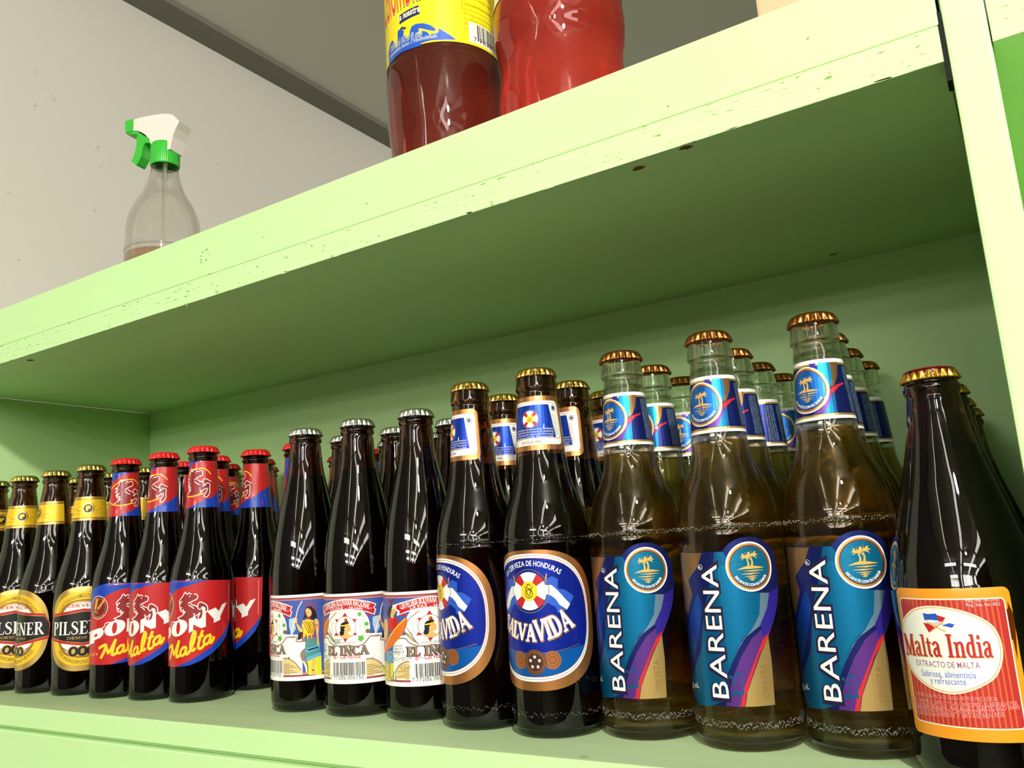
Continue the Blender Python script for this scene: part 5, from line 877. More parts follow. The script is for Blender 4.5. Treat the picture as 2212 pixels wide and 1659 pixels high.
('p',3,'malta_stripe',[(-78.17,25),(-77.42,25),(-77.42,78.8),(-78.17,78.8)],0),
('p',3,'malta_stripe',[(-75.88,25),(-75.13,25),(-75.13,78.8),(-75.88,78.8)],0),
('p',3,'malta_stripe',[(-73.58,25),(-72.83,25),(-72.83,78.8),(-73.58,78.8)],0),
('p',3,'malta_stripe',[(-71.28,25),(-70.53,25),(-70.53,78.8),(-71.28,78.8)],0),
('p',3,'malta_stripe',[(-68.98,25),(-68.23,25),(-68.23,78.8),(-68.98,78.8)],0),
('p',3,'malta_stripe',[(-66.69,25),(-65.94,25),(-65.94,78.8),(-66.69,78.8)],0),
('p',3,'malta_stripe',[(-64.39,25),(-63.64,25),(-63.64,78.8),(-64.39,78.8)],0),
('p',3,'malta_stripe',[(-62.09,25),(-61.34,25),(-61.34,78.8),(-62.09,78.8)],0),
('p',3,'malta_stripe',[(-59.8,25),(-59.05,25),(-59.05,78.8),(-59.8,78.8)],0),
('p',3,'malta_stripe',[(-57.5,25),(-56.75,25),(-56.75,78.8),(-57.5,78.8)],0),
('p',3,'malta_stripe',[(-55.2,25),(-54.45,25),(-54.45,78.8),(-55.2,78.8)],0),
('p',3,'malta_stripe',[(-52.91,25),(-52.16,25),(-52.16,78.8),(-52.91,78.8)],0),
('p',3,'malta_stripe',[(-50.61,25),(-49.86,25),(-49.86,78.8),(-50.61,78.8)],0),
('p',3,'malta_stripe',[(-48.31,25),(-47.56,25),(-47.56,78.8),(-48.31,78.8)],0),
('p',3,'malta_stripe',[(-46.02,25),(-45.27,25),(-45.27,78.8),(-46.02,78.8)],0),
('p',3,'malta_stripe',[(-43.72,25),(-42.97,25),(-42.97,78.8),(-43.72,78.8)],0),
('p',3,'malta_stripe',[(-41.42,25),(-40.67,25),(-40.67,78.8),(-41.42,78.8)],0),
('p',3,'malta_stripe',[(-39.12,25),(-38.37,25),(-38.37,78.8),(-39.12,78.8)],0),
('p',3,'malta_stripe',[(-36.83,25),(-36.08,25),(-36.08,78.8),(-36.83,78.8)],0),
('p',4,'cream',[(-82.94,66.4),(-81.73,69.16),(-76.04,73.53),(-69.95,75.79),(-62.81,76.44),(-54.77,75.46),(-47.48,73.09),(-41.91,69.84),(-38.96,66.46),(-37.4,61.51),(-37.28,56.24),(-38.71,51.07),(-41.82,45.95),(-46.41,42.78),(-52.38,40.02),(-59.58,38.24),(-66.27,38.73),(-72.77,40.85),(-78.69,44.29),(-82.69,49.35),(-84.23,56.13)],1),
('p',5,'malta_line',[(-82.13,66.09),(-80.96,68.76),(-75.47,72.98),(-69.59,75.16),(-62.7,75.78),(-54.94,74.84),(-47.91,72.55),(-42.53,69.41),(-39.69,66.15),(-38.18,61.38),(-38.07,56.29),(-39.45,51.3),(-42.45,46.36),(-46.88,43.3),(-52.64,40.64),(-59.59,38.92),(-66.04,39.39),(-72.31,41.44),(-78.03,44.76),(-81.89,49.64),(-83.37,56.18)],1),
('p',6,'cream2',[(-81.66,65.92),(-80.52,68.53),(-75.14,72.66),(-69.39,74.79),(-62.64,75.41),(-55.04,74.48),(-48.16,72.24),(-42.89,69.17),(-40.1,65.98),(-38.63,61.3),(-38.52,56.32),(-39.87,51.43),(-42.81,46.6),(-47.14,43.6),(-52.79,40.99),(-59.59,39.31),(-65.91,39.77),(-72.05,41.78),(-77.65,45.03),(-81.43,49.81),(-82.88,56.22)],1),
('t',8,'malta_red','Malta',(-82.82,53.33),(-62.03,54.2),9.5,0.12,0,'serif'),
('t',8,'malta_red','India',(-59.75,54.21),(-41.26,54.37),9.8,0.12,0,'serif'),
('t',7,'wheat','Malta',(-82.31,53.05),(-61.78,53.88),9.5,0.12,0,'serif'),
('t',7,'wheat','India',(-59.52,53.89),(-41.05,54.04),9.8,0.12,0,'serif'),
('t',7,'malta_purple','EXTRACTO DE MALTA',(-76.25,49.31),(-47.21,49.81),2.5,0.03,0,'s'),
('t',7,'malta_blue','Sabrosa, alimenticia',(-73.89,45.01),(-49.33,45.55),2.7,0.05,0,'s'),
('t',7,'malta_blue','y refrescante',(-69.7,42.07),(-53.69,42.58),2.7,0.05,0,'s'),
('p',7,'flag_blue',[(-68.43,73.06),(-66.1,72.72),(-62.04,73.06),(-61.26,69.92),(-65.14,70.21),(-68,69.87)],0),
('p',7,'red',[(-61.93,72.43),(-58.17,71.25),(-59.65,69.54),(-61.32,69.49)],0),
('p',7,'red',[(-68.93,68.75),(-66.34,68.46),(-63.45,66.89),(-66.56,64.41)],0),
('p',7,'flag_blue',[(-60.33,67.84),(-56.92,68.96),(-54.85,68.37),(-56.04,66.9)],0),
('p',7,'pale',[(-66.74,68.86),(-61.32,69.49),(-59.02,68.3),(-63.38,67.31)],0),
('s',8,'wheat',0.5,[(-65.52,65.1),(-59.24,69.55)],0),
('s',8,'wheat',0.5,[(-67.15,69.27),(-59.1,65.16)],0),
('t',4,'pale','Reg. Ind. No. 1092',(-49.2,78.11),(-35.02,78.15),1.4,0,0,'s'),
('t',4,'pale','Reg. San. No. 1022',(-49.11,76.15),(-34.96,76.09),1.4,0,0,'s'),
('t',4,'malta_pink','CONTIENE: AGUA, MALTA DE CEBADA, SIROPE DE MAIZ, AZUCAR',(-80.12,35.54),(-42.59,36.21),1.7,0,0,'s'),
('t',4,'malta_pink','COLOR CARAMELO, LUPULO Y GAS CARBONICO. ELABORADA POR',(-84.81,32.68),(-34.79,34.32),1.7,0,0,'s'),
('t',4,'malta_pink','LA CERVECERIA INDIA INC. MAYAGUEZ, PUERTO RICO 00680',(-85.23,30.55),(-34.27,32.64),1.7,0,0,'s'),
('t',4,'malta_pink','BEBIDA NO ALCOHOLICA. CONTENIDO NETO 7 FL OZ',(-81.07,29.26),(-41.13,31.22),1.7,0,0,'s'),
('t',4,'malta_pink','AGITESE SUAVEMENTE Y SIRVASE BIEN FRIA',(-81.4,27.17),(-40.64,29.57),1.7,0,0,'s')],
'cola_label':[
('p',0,'col_yellow',[(-221.9,522.79),(104.6,522.79),(104.6,647.79),(-221.9,647.79)],0),
('t',3,'col_red','Colombiana',(-121.84,561.92),(-51.81,565.81),38,0.35,0,'s'),
('t',2,'col_cream','Colombiana',(-121.84,561.92),(-51.81,565.81),38,1.1,0,'s'),
('t',1,'navy','Colombiana',(-121.84,560.92),(-51.81,564.81),38,1.1,0,'s'),
('s',2,'navy',8.5,[(-90.3,553.15),(-68.59,554.74)],0),
('s',1,'col_yellow',10,[(-90.65,553.22),(-68.34,554.82)],0),
('t',3,'cream','la nuestra',(-90.72,552.09),(-67.93,553.05),6,0.25,0,'s'),
('p',1,'flag_blue',[(-112.1,532.39),(-107.6,539.41),(-102.83,540.67),(-99.98,539.03),(-99.47,533.14),(-95.4,529.92),(-93.39,537.47),(-93.46,542.58),(-92.2,544.97),(-87.43,543.6),(-85.04,540.47),(-86.11,537.94),(-84.13,534.03),(-79.57,531.64),(-78.72,537.81),(-76.9,541.64),(-72.64,542.66),(-65.31,541.36),(-59.38,538.45),(-55.88,535.49),(-54.62,533.38),(-56.91,532.64),(-61.86,534.41),(-67.9,537.27),(-69.85,537.56),(-69.97,534.85),(-73.04,533.8),(-67.2,531.12),(-67.04,534.81),(-63.31,533.21),(-60.64,530.71),(-61.19,528.83),(-58.37,530.36),(-54.31,530.37),(-52.46,531.71),(-52.54,534.94),(-47.57,531.54),(-41.95,527.76),(-38.05,524.56),(-50.14,524.17),(-59.09,524.53),(-68.51,523.53),(-78.83,523.88),(-91.18,524.76),(-104.15,524.1),(-110.87,521.91)],0),
('s',1,'navy',2,[(-89.41,544.06),(-87.38,544.59),(-85.48,544.2)],0),
('s',1,'navy',2,[(-85.88,542.37),(-84.92,542.94),(-82.8,542.75)],0),
('t',3,'greyblue','2000 ml (67.6 fl oz)',(-105.85,531.19),(-67.49,530.2),5,0.15,0,'s'),
('t',2,'pale','2000 ml (67.6 fl oz)',(-105.85,531.19),(-67.49,530.2),5.2,0.45,0,'s'),
('t',3,'greyblue','Contenido neto / Nettoinhalt',(-108.89,526.35),(-54.03,526.64),3,0.08,0,'s'),
('t',2,'pale','Contenido neto / Nettoinhalt',(-108.89,526.35),(-54.03,526.64),3.1,0.28,0,'s'),
('s',1,'flag_blue',2.2,[(-106.63,522.47),(-91.24,523.79),(-78.88,522.9),(-68.56,522.55)],0),
('p',2,'white',[(-25.75,525.29),(10.25,525.29),(10.25,543.89),(-25.75,543.89)],0),
('p',3,'black',[(-17.25,527.98),(-15.95,527.98),(-15.95,543),(-17.25,543)],0),
('p',3,'black',[(-15.05,527.98),(-14.15,527.98),(-14.15,543),(-15.05,543)],0),
('p',3,'black',[(-13.25,527.98),(-12.8,527.98),(-12.8,543),(-13.25,543)],0),
('p',3,'black',[(-12.35,527.98),(-11.9,527.98),(-11.9,543),(-12.35,543)],0),
('p',3,'black',[(-11,527.98),(-9.7,527.98),(-9.7,543),(-11,543)],0),
('p',3,'black',[(-8.8,527.98),(-8.35,527.98),(-8.35,543),(-8.8,543)],0),
('p',3,'black',[(-7.45,527.98),(-7,527.98),(-7,543),(-7.45,543)],0),
('p',3,'black',[(-6.1,527.98),(-4.8,527.98),(-4.8,543),(-6.1,543)],0),
('p',3,'black',[(-4.35,527.98),(-3.05,527.98),(-3.05,543),(-4.35,543)],0),
('p',3,'black',[(-2.15,527.98),(-0.85,527.98),(-0.85,543),(-2.15,543)],0),
('p',3,'black',[(-0.4,527.98),(0.05,527.98),(0.05,543),(-0.4,543)],0),
('p',3,'black',[(0.5,527.98),(0.95,527.98),(0.95,543),(0.5,543)],0),
('p',3,'black',[(1.4,527.98),(1.85,527.98),(1.85,543),(1.4,543)],0),
('p',3,'black',[(2.75,527.98),(3.2,527.98),(3.2,543),(2.75,543)],0),
('p',3,'black',[(4.1,527.98),(5.4,527.98),(5.4,543),(4.1,543)],0),
('p',3,'black',[(6.3,527.98),(6.75,527.98),(6.75,543),(6.3,543)],0),
('p',3,'black',[(7.65,527.98),(8.1,527.98),(8.1,543),(7.65,543)],0),
('t',3,'black','7 702090',(-21.75,526.99),(8.25,526.99),4.2,0,0,'s'),
('p',1,'col_dk',[(-31.29,554.69),(-30.89,554.69),(-30.89,614.69),(-31.29,614.69)],0),
('p',1,'col_dk',[(-30.99,554.49),(15.01,554.49),(15.01,554.89),(-30.99,554.89)],0),
('p',1,'col_dk',[(-30.99,559.14),(15.01,559.14),(15.01,559.44),(-30.99,559.44)],0),
('t',1,'col_dk','Sodio/Sodium/Natrium/Sodium',(-28.99,558.69),(3.01,558.69),3,0,0,'s'),
('t',1,'col_dk','Proteinas/Protein/Proteine',(-28.99,565.69),(3.01,565.69),3,0,0,'s'),
('t',1,'col_dk','Sal/Salt/Salz/Sel',(-28.99,572.69),(3.01,572.69),3,0,0,'s'),
('t',1,'col_dk','VR*: Ingesta de referencia de un',(-29.99,549.19),(7.01,549.19),2.8,0,0,'s'),
('t',1,'col_dk','on a reference intake for an average',(-29.99,544.79),(7.01,544.79),2.8,0,0,'s'),
('t',1,'col_dk','adulto (8400 kJ/2000 kcal)',(-29.99,540.39),(7.01,540.39),2.8,0,0,'s'),
('t',1,'col_dk','kJ/kcal).',(-29.99,535.99),(-21.99,535.99),2.8,0,0,'s')]}

# ------------------------------------------------------------------ room shell
def plane(name, co, m, parent=None):
    bm = bmesh.new(); bm.faces.new([bm.verts.new(c) for c in co]); return from_bm(name, bm, m, parent, False, False)
CZ, FZ, WX = 1.07, -1.25, -0.95
tag(box('wall_left', WX-.1, WX, -.40, 6.1, FZ, CZ, plaster), kind='structure')
tag(box('wall_left_dark', WX-.1, WX, -9.0, -.40, FZ, CZ, dark_wall), kind='structure')  # unseen stretch of left wall, darkened to keep bottle reflections black
tag(box('wall_back', WX, 6.0, 6.0, 6.1, FZ, CZ, plaster), kind='structure')
tag(box('wall_right', 6.0, 6.1, -9.0, 6.1, FZ, CZ, dark_wall), kind='structure')
tag(box('wall_front', WX-.1, 6.1, -9.1, -9.0, FZ, CZ, dark_wall), kind='structure')
tag(box('ceiling', WX-.1, 6.1, -9.1, 6.1, CZ, CZ+.1, ceil_m), kind='structure')
tag(box('floor', WX-.1, 6.1, -9.1, 6.1, FZ-.1, FZ, floor_m), kind='structure')
tag(box('trim_1', WX, WX+.055, -9.0, 6.0, CZ-.008, CZ, trim_m), kind='structure')
# lumps and dents of the plaster are small raised blobs on the wall
bm = bmesh.new(); rd = random.Random(5)
for i in range(30):
    y, z = rd.uniform(.10, .62), rd.uniform(.56, .92); s = rd.uniform(.0008, .0030)
    r = bmesh.ops.create_icosphere(bm, subdivisions=2, radius=1)
    st = rd.uniform(.8, 2.6); an = rd.uniform(0, pi)
    for v in r['verts']:
        a, b, c = v.co; v.co = Vector((WX+.0004+a*s*.07, y+(b*cos(an)-c*sin(an)*st)*s, z+(b*sin(an)+c*cos(an)*st)*s))
wall = bpy.data.objects['wall_left']
from_bm('plaster_lumps', bm, plaster, wall, True)

# ------------------------------------------------------------------ green shelving unit (one thing, each board a part)
XL, XP0, XP1, XR, D = -0.806, 0.2292, 0.2470, 1.20, 0.285
ZB, ZS, ZT = 0.327, 0.3458, 0.386
unit = empty('shelving_unit', (0, 0.14, FZ))
tag(unit, 'pale green painted wooden shelving unit, its bays full of bottles', 'shelf')
unit_m = Matrix.Translation((0, -0.14, -FZ))
def part(name, bms, mats, bev=0):
    o = from_bm(name, bms, mats, unit); o.location = (0, -0.14, -FZ); return o
def board(name, x0, x1, y0, y1, z0, z1, m, bev=.0008, extra=None):
    bm = bmesh.new(); add_box(bm, x0, x1, y0, y1, z0, z1, bev)
    if extra: extra(bm)
    return part(name, bm, m if isinstance(m, list) else [m])
def under_chips(bm):
    for i, (x, y, a, b) in enumerate(((.0655, .0105, .0042, .0016), (.0975, .0035, .0042, .0016), (.1245, .2590, .0038, .0012), (-.600, .012, .0045, .002))):
        blob(bm, (x, y, ZB-.00012), (1, 0, 0), (0, 1, 0), a, b*1.6, seed=i)
board('shelf_board', XL, XP0-.0012, .0005, D, ZB, ZS, [paint, chip], .0006, under_chips)
# grain-textured front edge of the upper board, with the splinter hanging off it
bm = bmesh.new(); add_box(bm, XL-.018, XP0-.0022, -.0012, .0005, ZB-.0004, ZS-.0004, .0004)
rd = random.Random(11)
for i in range(46):
    x = rd.uniform(XL, XP0-.01); blob(bm, (x, -.0013, ZB+rd.uniform(-.0003, .0003)), (1, 0, 0), (0, 0, 1), rd.uniform(.002, .007), rd.uniform(.0003, .0008), 8, i, 0)
part('board_edge', bm, [edge])
bm = bmesh.new()
for a, b, w in (((-.3335, -.0016, .3275), (-.3315, -.0040, .3215), .0005), ((-.3345, -.0016, .3280), (-.3300, -.0030, .3268), .0004)):
    vs, fs = [], []
    a, b = Vector(a), Vector(b); n = Vector((w, 0, w*.4))
    q = [bm.verts.new(a+n), bm.verts.new(a-n), bm.verts.new(b), bm.verts.new(a+Vector((0, w, 0)))]
    for t in ((0, 1, 2), (1, 3, 2), (3, 0, 2), (0, 3, 1)): bm.faces.new([q[i] for i in t])
part('splinter', bm, [edge])
def lip_marks(bm):
    rd = random.Random(3)
    for i in range(9): blob(bm, (-.315+rd.uniform(-.008, .009), -.00012, .3638+rd.uniform(-.005, .006)), (1, 0, .2), (0, 0, 1), rd.uniform(.0005, .0016), rd.uniform(.0003, .0008), 7, i)
    for i in range(5): blob(bm, (rd.uniform(-.7, .2), -.00012, rd.uniform(.35, .38)), (1, 0, 0), (0, 0, 1), .0009, .0006, 7, 30+i)
dent = mat('scuffed_paint', (.22, .36, .10, 1), .6)
board('front_lip', XL-.018, XP0-.0016, 0, .0175, ZS+.0005, ZT, [paint, dent], .0009, lip_marks)
bm = bmesh.new()
nub = bmesh.ops.create_icosphere(bm, subdivisions=2, radius=.0022)
for v in nub['verts']: v.co = Vector((-.3065+v.co.x*1.1, -.0004+v.co.y*.6, .3475+v.co.z*.8))
part('paint_drip', bm, [paint])
board('gap_shade', XP0-.0024, XP0-.0002, .0003, .012, ZB-.010, ZB+.026, [gap_shade_m], 0)  # near-black strip that paints the shade inside the gap
board('edge_band', XL, XP0-.0005, -.0006, .0006, -.0170, -.0004, [paint], .0004)
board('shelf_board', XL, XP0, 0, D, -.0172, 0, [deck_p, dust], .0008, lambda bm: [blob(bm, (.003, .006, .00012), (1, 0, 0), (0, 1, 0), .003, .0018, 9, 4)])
board('front_lip', XL-.018, XP0, -.0026, .0170, -.060, -.0204, [paint], .0011)
board('gap_filler', XL, XP0, .0055, .030, -.040, -.0171, [paint], 0)  # filler added behind the seam so the gap stays in shadow
board('base_panel', XL-.018, XR, .004, .016, FZ, -.0602, [paint], 0)
board('back_panel', XL-.018, XP0+.002, D, D+.010, -.0172, ZS-.0005, [paint], 0)
board('side_panel', XL-.018, XL, .0005, D, FZ, ZB, [paint], .0005)
board('divider_panel', XP0, XP1, -.0005, D+.010, FZ, .80, [paint], .0014)
# next bay to the right
board('shelf_board', XP1+.0004, XR, .0005, D, ZB+.002, ZS, [paint], .0006)
bm = bmesh.new(); add_box(bm, XP1+.0004, XR, -.0012, .0005, ZB+.0015, ZS+.045, .0004); part('board_edge', bm, [edge])
board('back_panel', XP1, XR, D, D+.010, -.0172, ZS-.0005, [paint, chip], 0, lambda bm: [blob(bm, (.3525, D-.00012, .3115), (1, 0, .3), (0, 0, 1), .0042, .0024, 9, 8)])
board('shelf_board', XP1, XR, 0, D, -.0172, 0, [paint], .0011)
board('side_panel', XR, XR+.018, 0, D+.010, FZ, .80, [paint], .001)

# ------------------------------------------------------------------ bottles
def crown_cap(parent, z, kind, R=.0143, top=None):
    """pressed crown cap with 21 flutes; z is the top of the cap"""
    n = 21*8; k = R/.0143; bm = bmesh.new()
    prof = [(0, z), (.0085*k, z), (.0106*k, z-.0002), (.0120*k, z-.0010), (.0127*k, z-.0021), (.0131*k, z-.0034), (.0137*k, z-.0050), (.01425*k, z-.0062), (.0137*k, z-.0063), (.0130*k, z-.0050)]
    def fl(a, zz):
        f = min(1, max(0, (z-.0010-zz)/.0036)); c = cos(21*a); return .00085*k*f*(c*abs(c)-.25)
    lathe(bm, prof, n, 0, fl)
    if top:
        for f in bm.faces:
            c = f.calc_center_median()
            if c.z > z-.0019: f.material_index = 1
    return from_bm('crown_cap', bm, [capm[kind]]+([capm[top]] if top else []), parent, True)
def embossed_ring(bm_prof): return bm_prof
class Kind: pass
def bottle_kind(outer, base_r, fill, glass, drink, thick=2.6):
    k = Kind(); k.fill = fill; k.glass = glass; k.drink = drink
    k.prof = smooth_prof(outer, 4)             # outer (r, z) from bottom edge to lip
    k.outer = outer; k.thick = thick/1000; return k
def build_glass(k, parent, knurl=False):
    o = k.prof; t = k.thick; ztop = o[-1][1]
    bot = [(0, .0030), (o[0][0]*.55, .0022), (o[0][0]*.85, .0006), (o[0][0]*.96, 0.0)]
    inner = [(max(r-t*(1.0 if z > .02 else 1.15), .004), z) for r, z in o if z > .009]
    inner = [(min(r, .0088) if z > ztop-.022 else r, z) for r, z in inner]
    k.inner = [(0, .0068), (inner[0][0]*.6, .0062), (inner[0][0]*.93, .0074)]+inner
    bm = bmesh.new()
    lathe(bm, bot+o+[(o[-1][0]-.001, ztop+.0004), (k.inner[-1][0]+.0006, ztop+.0003)]+k.inner[::-1], 72)
    if knurl:  # ring of stippled glass near the base and at the shoulder
        rd = random.Random(2)
        for zc, hh, cnt in knurl:
            rr = r_at(o, zc)
            for i in range(cnt):
                a = 2*pi*(i+rd.random())/cnt; z = zc+rd.uniform(-hh, hh); s = rd.uniform(.0002, .0004)
                q = bmesh.ops.create_icosphere(bm, subdivisions=1, radius=s)
                for f in {f for v in q['verts'] for f in v.link_faces}: f.material_index = 1
                bmesh.ops.translate(bm, verts=q['verts'], vec=((rr-.0002)*cos(a), (rr-.0002)*sin(a), z))
    return from_bm('glass_body', bm, [k.glass, frosted], parent, True)
def build_drink(k, parent, name='drink'):
    g = .00025                                  # the drink wets the glass
    p = [(r+g if r > 0 else 0, z-.0002) for r, z in k.inner if z < k.fill]
    rt_ = r_at(k.inner, k.fill)
    p += [(rt_+g, k.fill), (rt_-.0012, k.fill-.0008), (0, k.fill-.0009)]
    bm = bmesh.new(); lathe(bm, p, 64); return from_bm(name, bm, k.drink, parent, True)
OUT = dict(
 pony=[(0,25.11),(1.4,26.5),(4,27.3),(8,27.4),(50,27.4),(95,27.4),(103,27),(113,25.41),(126,22.12),(142,18.13),(165,15.0),(186,13.3),(206,12.0),(208.6,11.7),(209.8,12.6),(211.2,13.1),(212.6,12.7),(213.4,11.9),(214.4,12.3),(215.4,12.6),(219,12.4),(220.8,12.0)],
 pil=[(0,27.33),(1.6,28.91),(4,29.7),(9,29.9),(60,29.9),(92,29.8),(101,29.11),(109,27.72),(123,23.96),(143.7,18.71),(165.7,16.3),(189,14.2),(203,12.2),(208.4,11.8),(209.8,12.6),(211.2,13.1),(212.6,12.7),(213.4,11.9),(214.4,12.3),(215.4,12.6),(219,12.4),(221,12.0)],
 inca=[(0,25.43),(2,27.61),(6,28.9),(12,29.2),(60,29.2),(88,29),(111.5,28.01),(131,25.82),(148,22.84),(162,19.86),(180.7,15.6),(192,13.8),(206,12.6),(208.6,12.3),(210,13.1),(211.8,13.4),(213.4,12.9),(214.2,12.2),(216,12.5),(218,12.4),(220,12.0)],
 salva=[(0,26.33),(1.6,27.91),(5,28.8),(10,29.1),(60,29.1),(110,29.1),(116.8,28.9),(118,29.3),(119.2,28.7),(126,27.91),(137.6,25.34),(147,22.37),(155,19.8),(165,17.72),(176,16.33),(195,15.0),(210.5,13.6),(214.8,13.2),(215.8,13.9),(217,14.3),(218.4,14.3),(225.5,13.0),(228,12.6),(230,12.0)],
 barena=[(0,26.93),(1.6,28.51),(5,29.4),(10,29.6),(60,29.6),(108,29.6),(116.4,29.3),(117.6,29.6),(118.8,29.01),(124,28.61),(133,26.93),(141.5,24.45),(150.6,20.59),(157.8,18.02),(165,16.73),(172,16.3),(190,14.8),(206,13.4),(213,12.7),(217.0,12.5),(218.0,13.5),(219,13.9),(221,13.7),(228,12.4),(231,12.3),(233.5,12.0)],
 malta=[(0,29.0),(2,31.0),(6,32.2),(12,32.5),(50,32.5),(78,32.4),(86,31.8),(96,30.5),(106,28.3),(124,23.3),(137.7,19.2),(154.4,15.2),(165,13.4),(173,12.5),(175.6,12.2),(177.2,12.9),(179.2,13.3),(181,12.8),(182,12.1),(184,12.3),(187,12.2),(188.4,11.8)])
KN = {}
def K(name, fill, glass, drink, clear=False, thick=2.6):
    k = bottle_kind(OUT[name], 0, fill, glass, drink, thick); k.clear = clear; KN[name] = k; return k
K('pony', .168, glass_dark, malt); K('pil', .166, glass_brown, malt); K('inca', .181, glass_dark, malt)
K('salva', .172, glass_brown, malt); K('barena', .168, glass_clear, beer, True); K('malta', .150, glass_dark, malt)
SPEC = dict(  # name of object, category, cap, cap height, cap radius, arts
 pony=('malt_bottle', 'red', .2219, .0143, ('pony_body', .0277), ('pony_neck', .0136)),
 pil=('beer_bottle', 'gold', .2221, .0143, ('pil_body', .0304), ('pil_neck', .0163)),
 inca=('beer_bottle', 'silver', .2212, .0143, ('inca_body', .0296), None),
 salva=('beer_bottle', 'brass', .2313, .0143, ('salva_body', .0296), ('salva_neck', .0153)),
 barena=('beer_bottle', 'bronze', .2348, .0143, ('barena_body', .0301), ('barena_neck', .0152)),
 malta=('malt_bottle', 'yellow', .1894, .0138, ('malta_body', .0329), None))
PROTO = {}
def build_bottle(kind):
    nm, cap, ch, cr, body, neck = SPEC[kind]; k = KN[kind]
    root = empty(nm)
    kn = {'barena': [(.0135, .0019, 620), (.1178, .0011, 220)], 'salva': [(.0135, .0014, 240), (.1178, .0003, 120)]}.get(kind)
    build_glass(k, root, kn); d = build_drink(k, root, 'drink')
    crown_cap(root, ch, cap, cr, 'maroon' if kind == 'malta' else None)
    sh = Sheet(); sh.run(ART[body[0]]); sh.wrap('body_label', k.prof, body[1], root, vcuts=(90, 95, 99, 103, 107))
    if neck:
        sh = Sheet(); sh.run(ART[neck[0]]); zs = [v.co.y for v in sh.bm.verts]
        sh.wrap('neck_label', k.prof, neck[1], root, vcuts=[min(zs)+i*(max(zs)-min(zs))/7 for i in range(1, 7)])
    root['category'] = 'bottle'
    return root
def place(kind, x, y, body_deg, neck_deg, label, group):
    if kind not in PROTO:
        r = PROTO[kind] = build_bottle(kind); kids = list(r.children)
    else:
        src = PROTO[kind]; r = src.copy(); COL.objects.link(r); kids = []
        for ch in src.children:
            c = ch.copy(); c.parent = r; COL.objects.link(c); kids.append(c)
    r.location = (x, y, .0003); r.rotation_euler = (0, 0, radians(body_deg)); r['label'] = label; r['group'] = group
    if (kind, body_deg) == ('salva', -36):      # printed date over this one label only
        sh = Sheet(); sh.run(ART['salva_stamp']); o = sh.wrap('date_stamp', KN[kind].prof, .0298, r); o.rotation_euler = (0, 0, radians(36))
    for c in kids:
        if c.name.startswith('neck_label'): c.rotation_euler = (0, 0, radians(neck_deg-body_deg))
    return r
place('pony', -.4155, .0775, 0, -35.8, 'dark red-capped bottle with rearing-horse label, rightmost of the front three', 'red-capped malt bottles in the front row')
place('pony', -.4710, .0752, -13.7, -49.5, 'dark red-capped bottle with rearing-horse label, middle of the front three', 'red-capped malt bottles in the front row')
place('pony', -.5265, .0715, 35.8, 0.0, 'dark bottle with red cap whose red and blue label shows the whole round barley medallion', 'red-capped malt bottles in the front row')
place('pony', -.4127, .1364, -52, -88, 'fourth red-capped bottle, standing just behind and right of the front three', 'red-capped malt bottles in the front row')
place('pony', -.527, .137, 150, 150, 'red-capped bottle with brown paper back label, between the middle and right front red caps', 'red-capped malt bottles behind the front row')
place('pony', -.469, .1335, -38, -38, 'red-capped bottle directly behind the right front horse-label bottle, its neck label edge showing', 'red-capped malt bottles behind the front row')
place('pony', -.5252, .1925, 0, 0, 'red-capped bottle in the third row, between two closer red caps and the fourth one', 'red-capped malt bottles behind the front row')
place('pony', -.4688, .1925, -60, -60, 'red-capped bottle half hidden behind the neck of the fourth red-capped bottle', 'red-capped malt bottles behind the front row')
place('pony', -.5254, .248, -50, -50, 'dim red-capped bottle against the back panel, last in the red-capped row', 'red-capped malt bottles behind the front row')
place('pony', -.3547, .1373, 40, 40, 'red-capped bottle peeking out left of the leftmost silver-capped bottle', 'red-capped malt bottles behind the front row')
place('pony', -.4088, .2497, 60, 60, 'red-capped bottle sliver left of the second-row silver cap, against the back panel', 'red-capped malt bottles behind the front row')
place('pony', -.3404, .2442, 40, 40, 'small red cap seen between two silver-capped bottles far at the back', 'red-capped malt bottles behind the front row')
place('pil', -.5888, .0727, 0, 0, 'amber gold-capped bottle with black and gold label, nearest the red-capped bottles', 'gold-capped amber bottles in the front row')
place('pil', -.6495, .070, -65.7, -65.7, "amber gold-capped bottle with its blank yellow neck band end and label's last letters showing", 'gold-capped amber bottles in the front row')
place('pil', -.710, .0685, 6.7, 6.7, 'amber bottle with gold cap, second from the left edge of the photo', 'gold-capped amber bottles in the front row')
place('pil', -.7705, .068, 40.5, 40.5, 'amber bottle with gold cap cut off by the left edge of the photo', 'gold-capped amber bottles in the front row')
place('pil', -.7125, .132, -10, -10, 'amber gold-capped bottle seen in the gap between the two rightmost gold caps', 'gold-capped amber bottles behind the front row')
place('pil', -.651, .132, -20, -20, 'amber gold-capped bottle peeking out left of the first red-capped bottle', 'gold-capped amber bottles behind the front row')
place('pil', -.5895, .135, -70, -70, 'amber gold-capped bottle with yellow neck band seen between the first two red caps', 'gold-capped amber bottles behind the front row')
place('pil', -.590, .2497, 0, 0, 'tiny gold cap at the back, seen just left of the fourth red-capped bottle', 'gold-capped amber bottles behind the front row')
place('inca', -.2202, .0747, 0, 0, 'dark bottle with silver cap and white pictorial label, middle of the front silver-capped three', 'silver-capped bottles in the front row')
place('inca', -.2798, .0756, -40.7, 0, 'dark bottle with silver cap, its label showing a woman with a bow, leftmost of three', 'silver-capped bottles in the front row')
place('inca', -.1612, .0764, 29.4, 0, 'dark bottle with silver cap, its lifting label showing a figure with an orange shield', 'silver-capped bottles in the front row')
place('inca', -.2916, .1358, 0, 0, 'dark silver-capped bottle in the second row, seen left of the middle front silver cap', 'silver-capped bottles behind the front row')
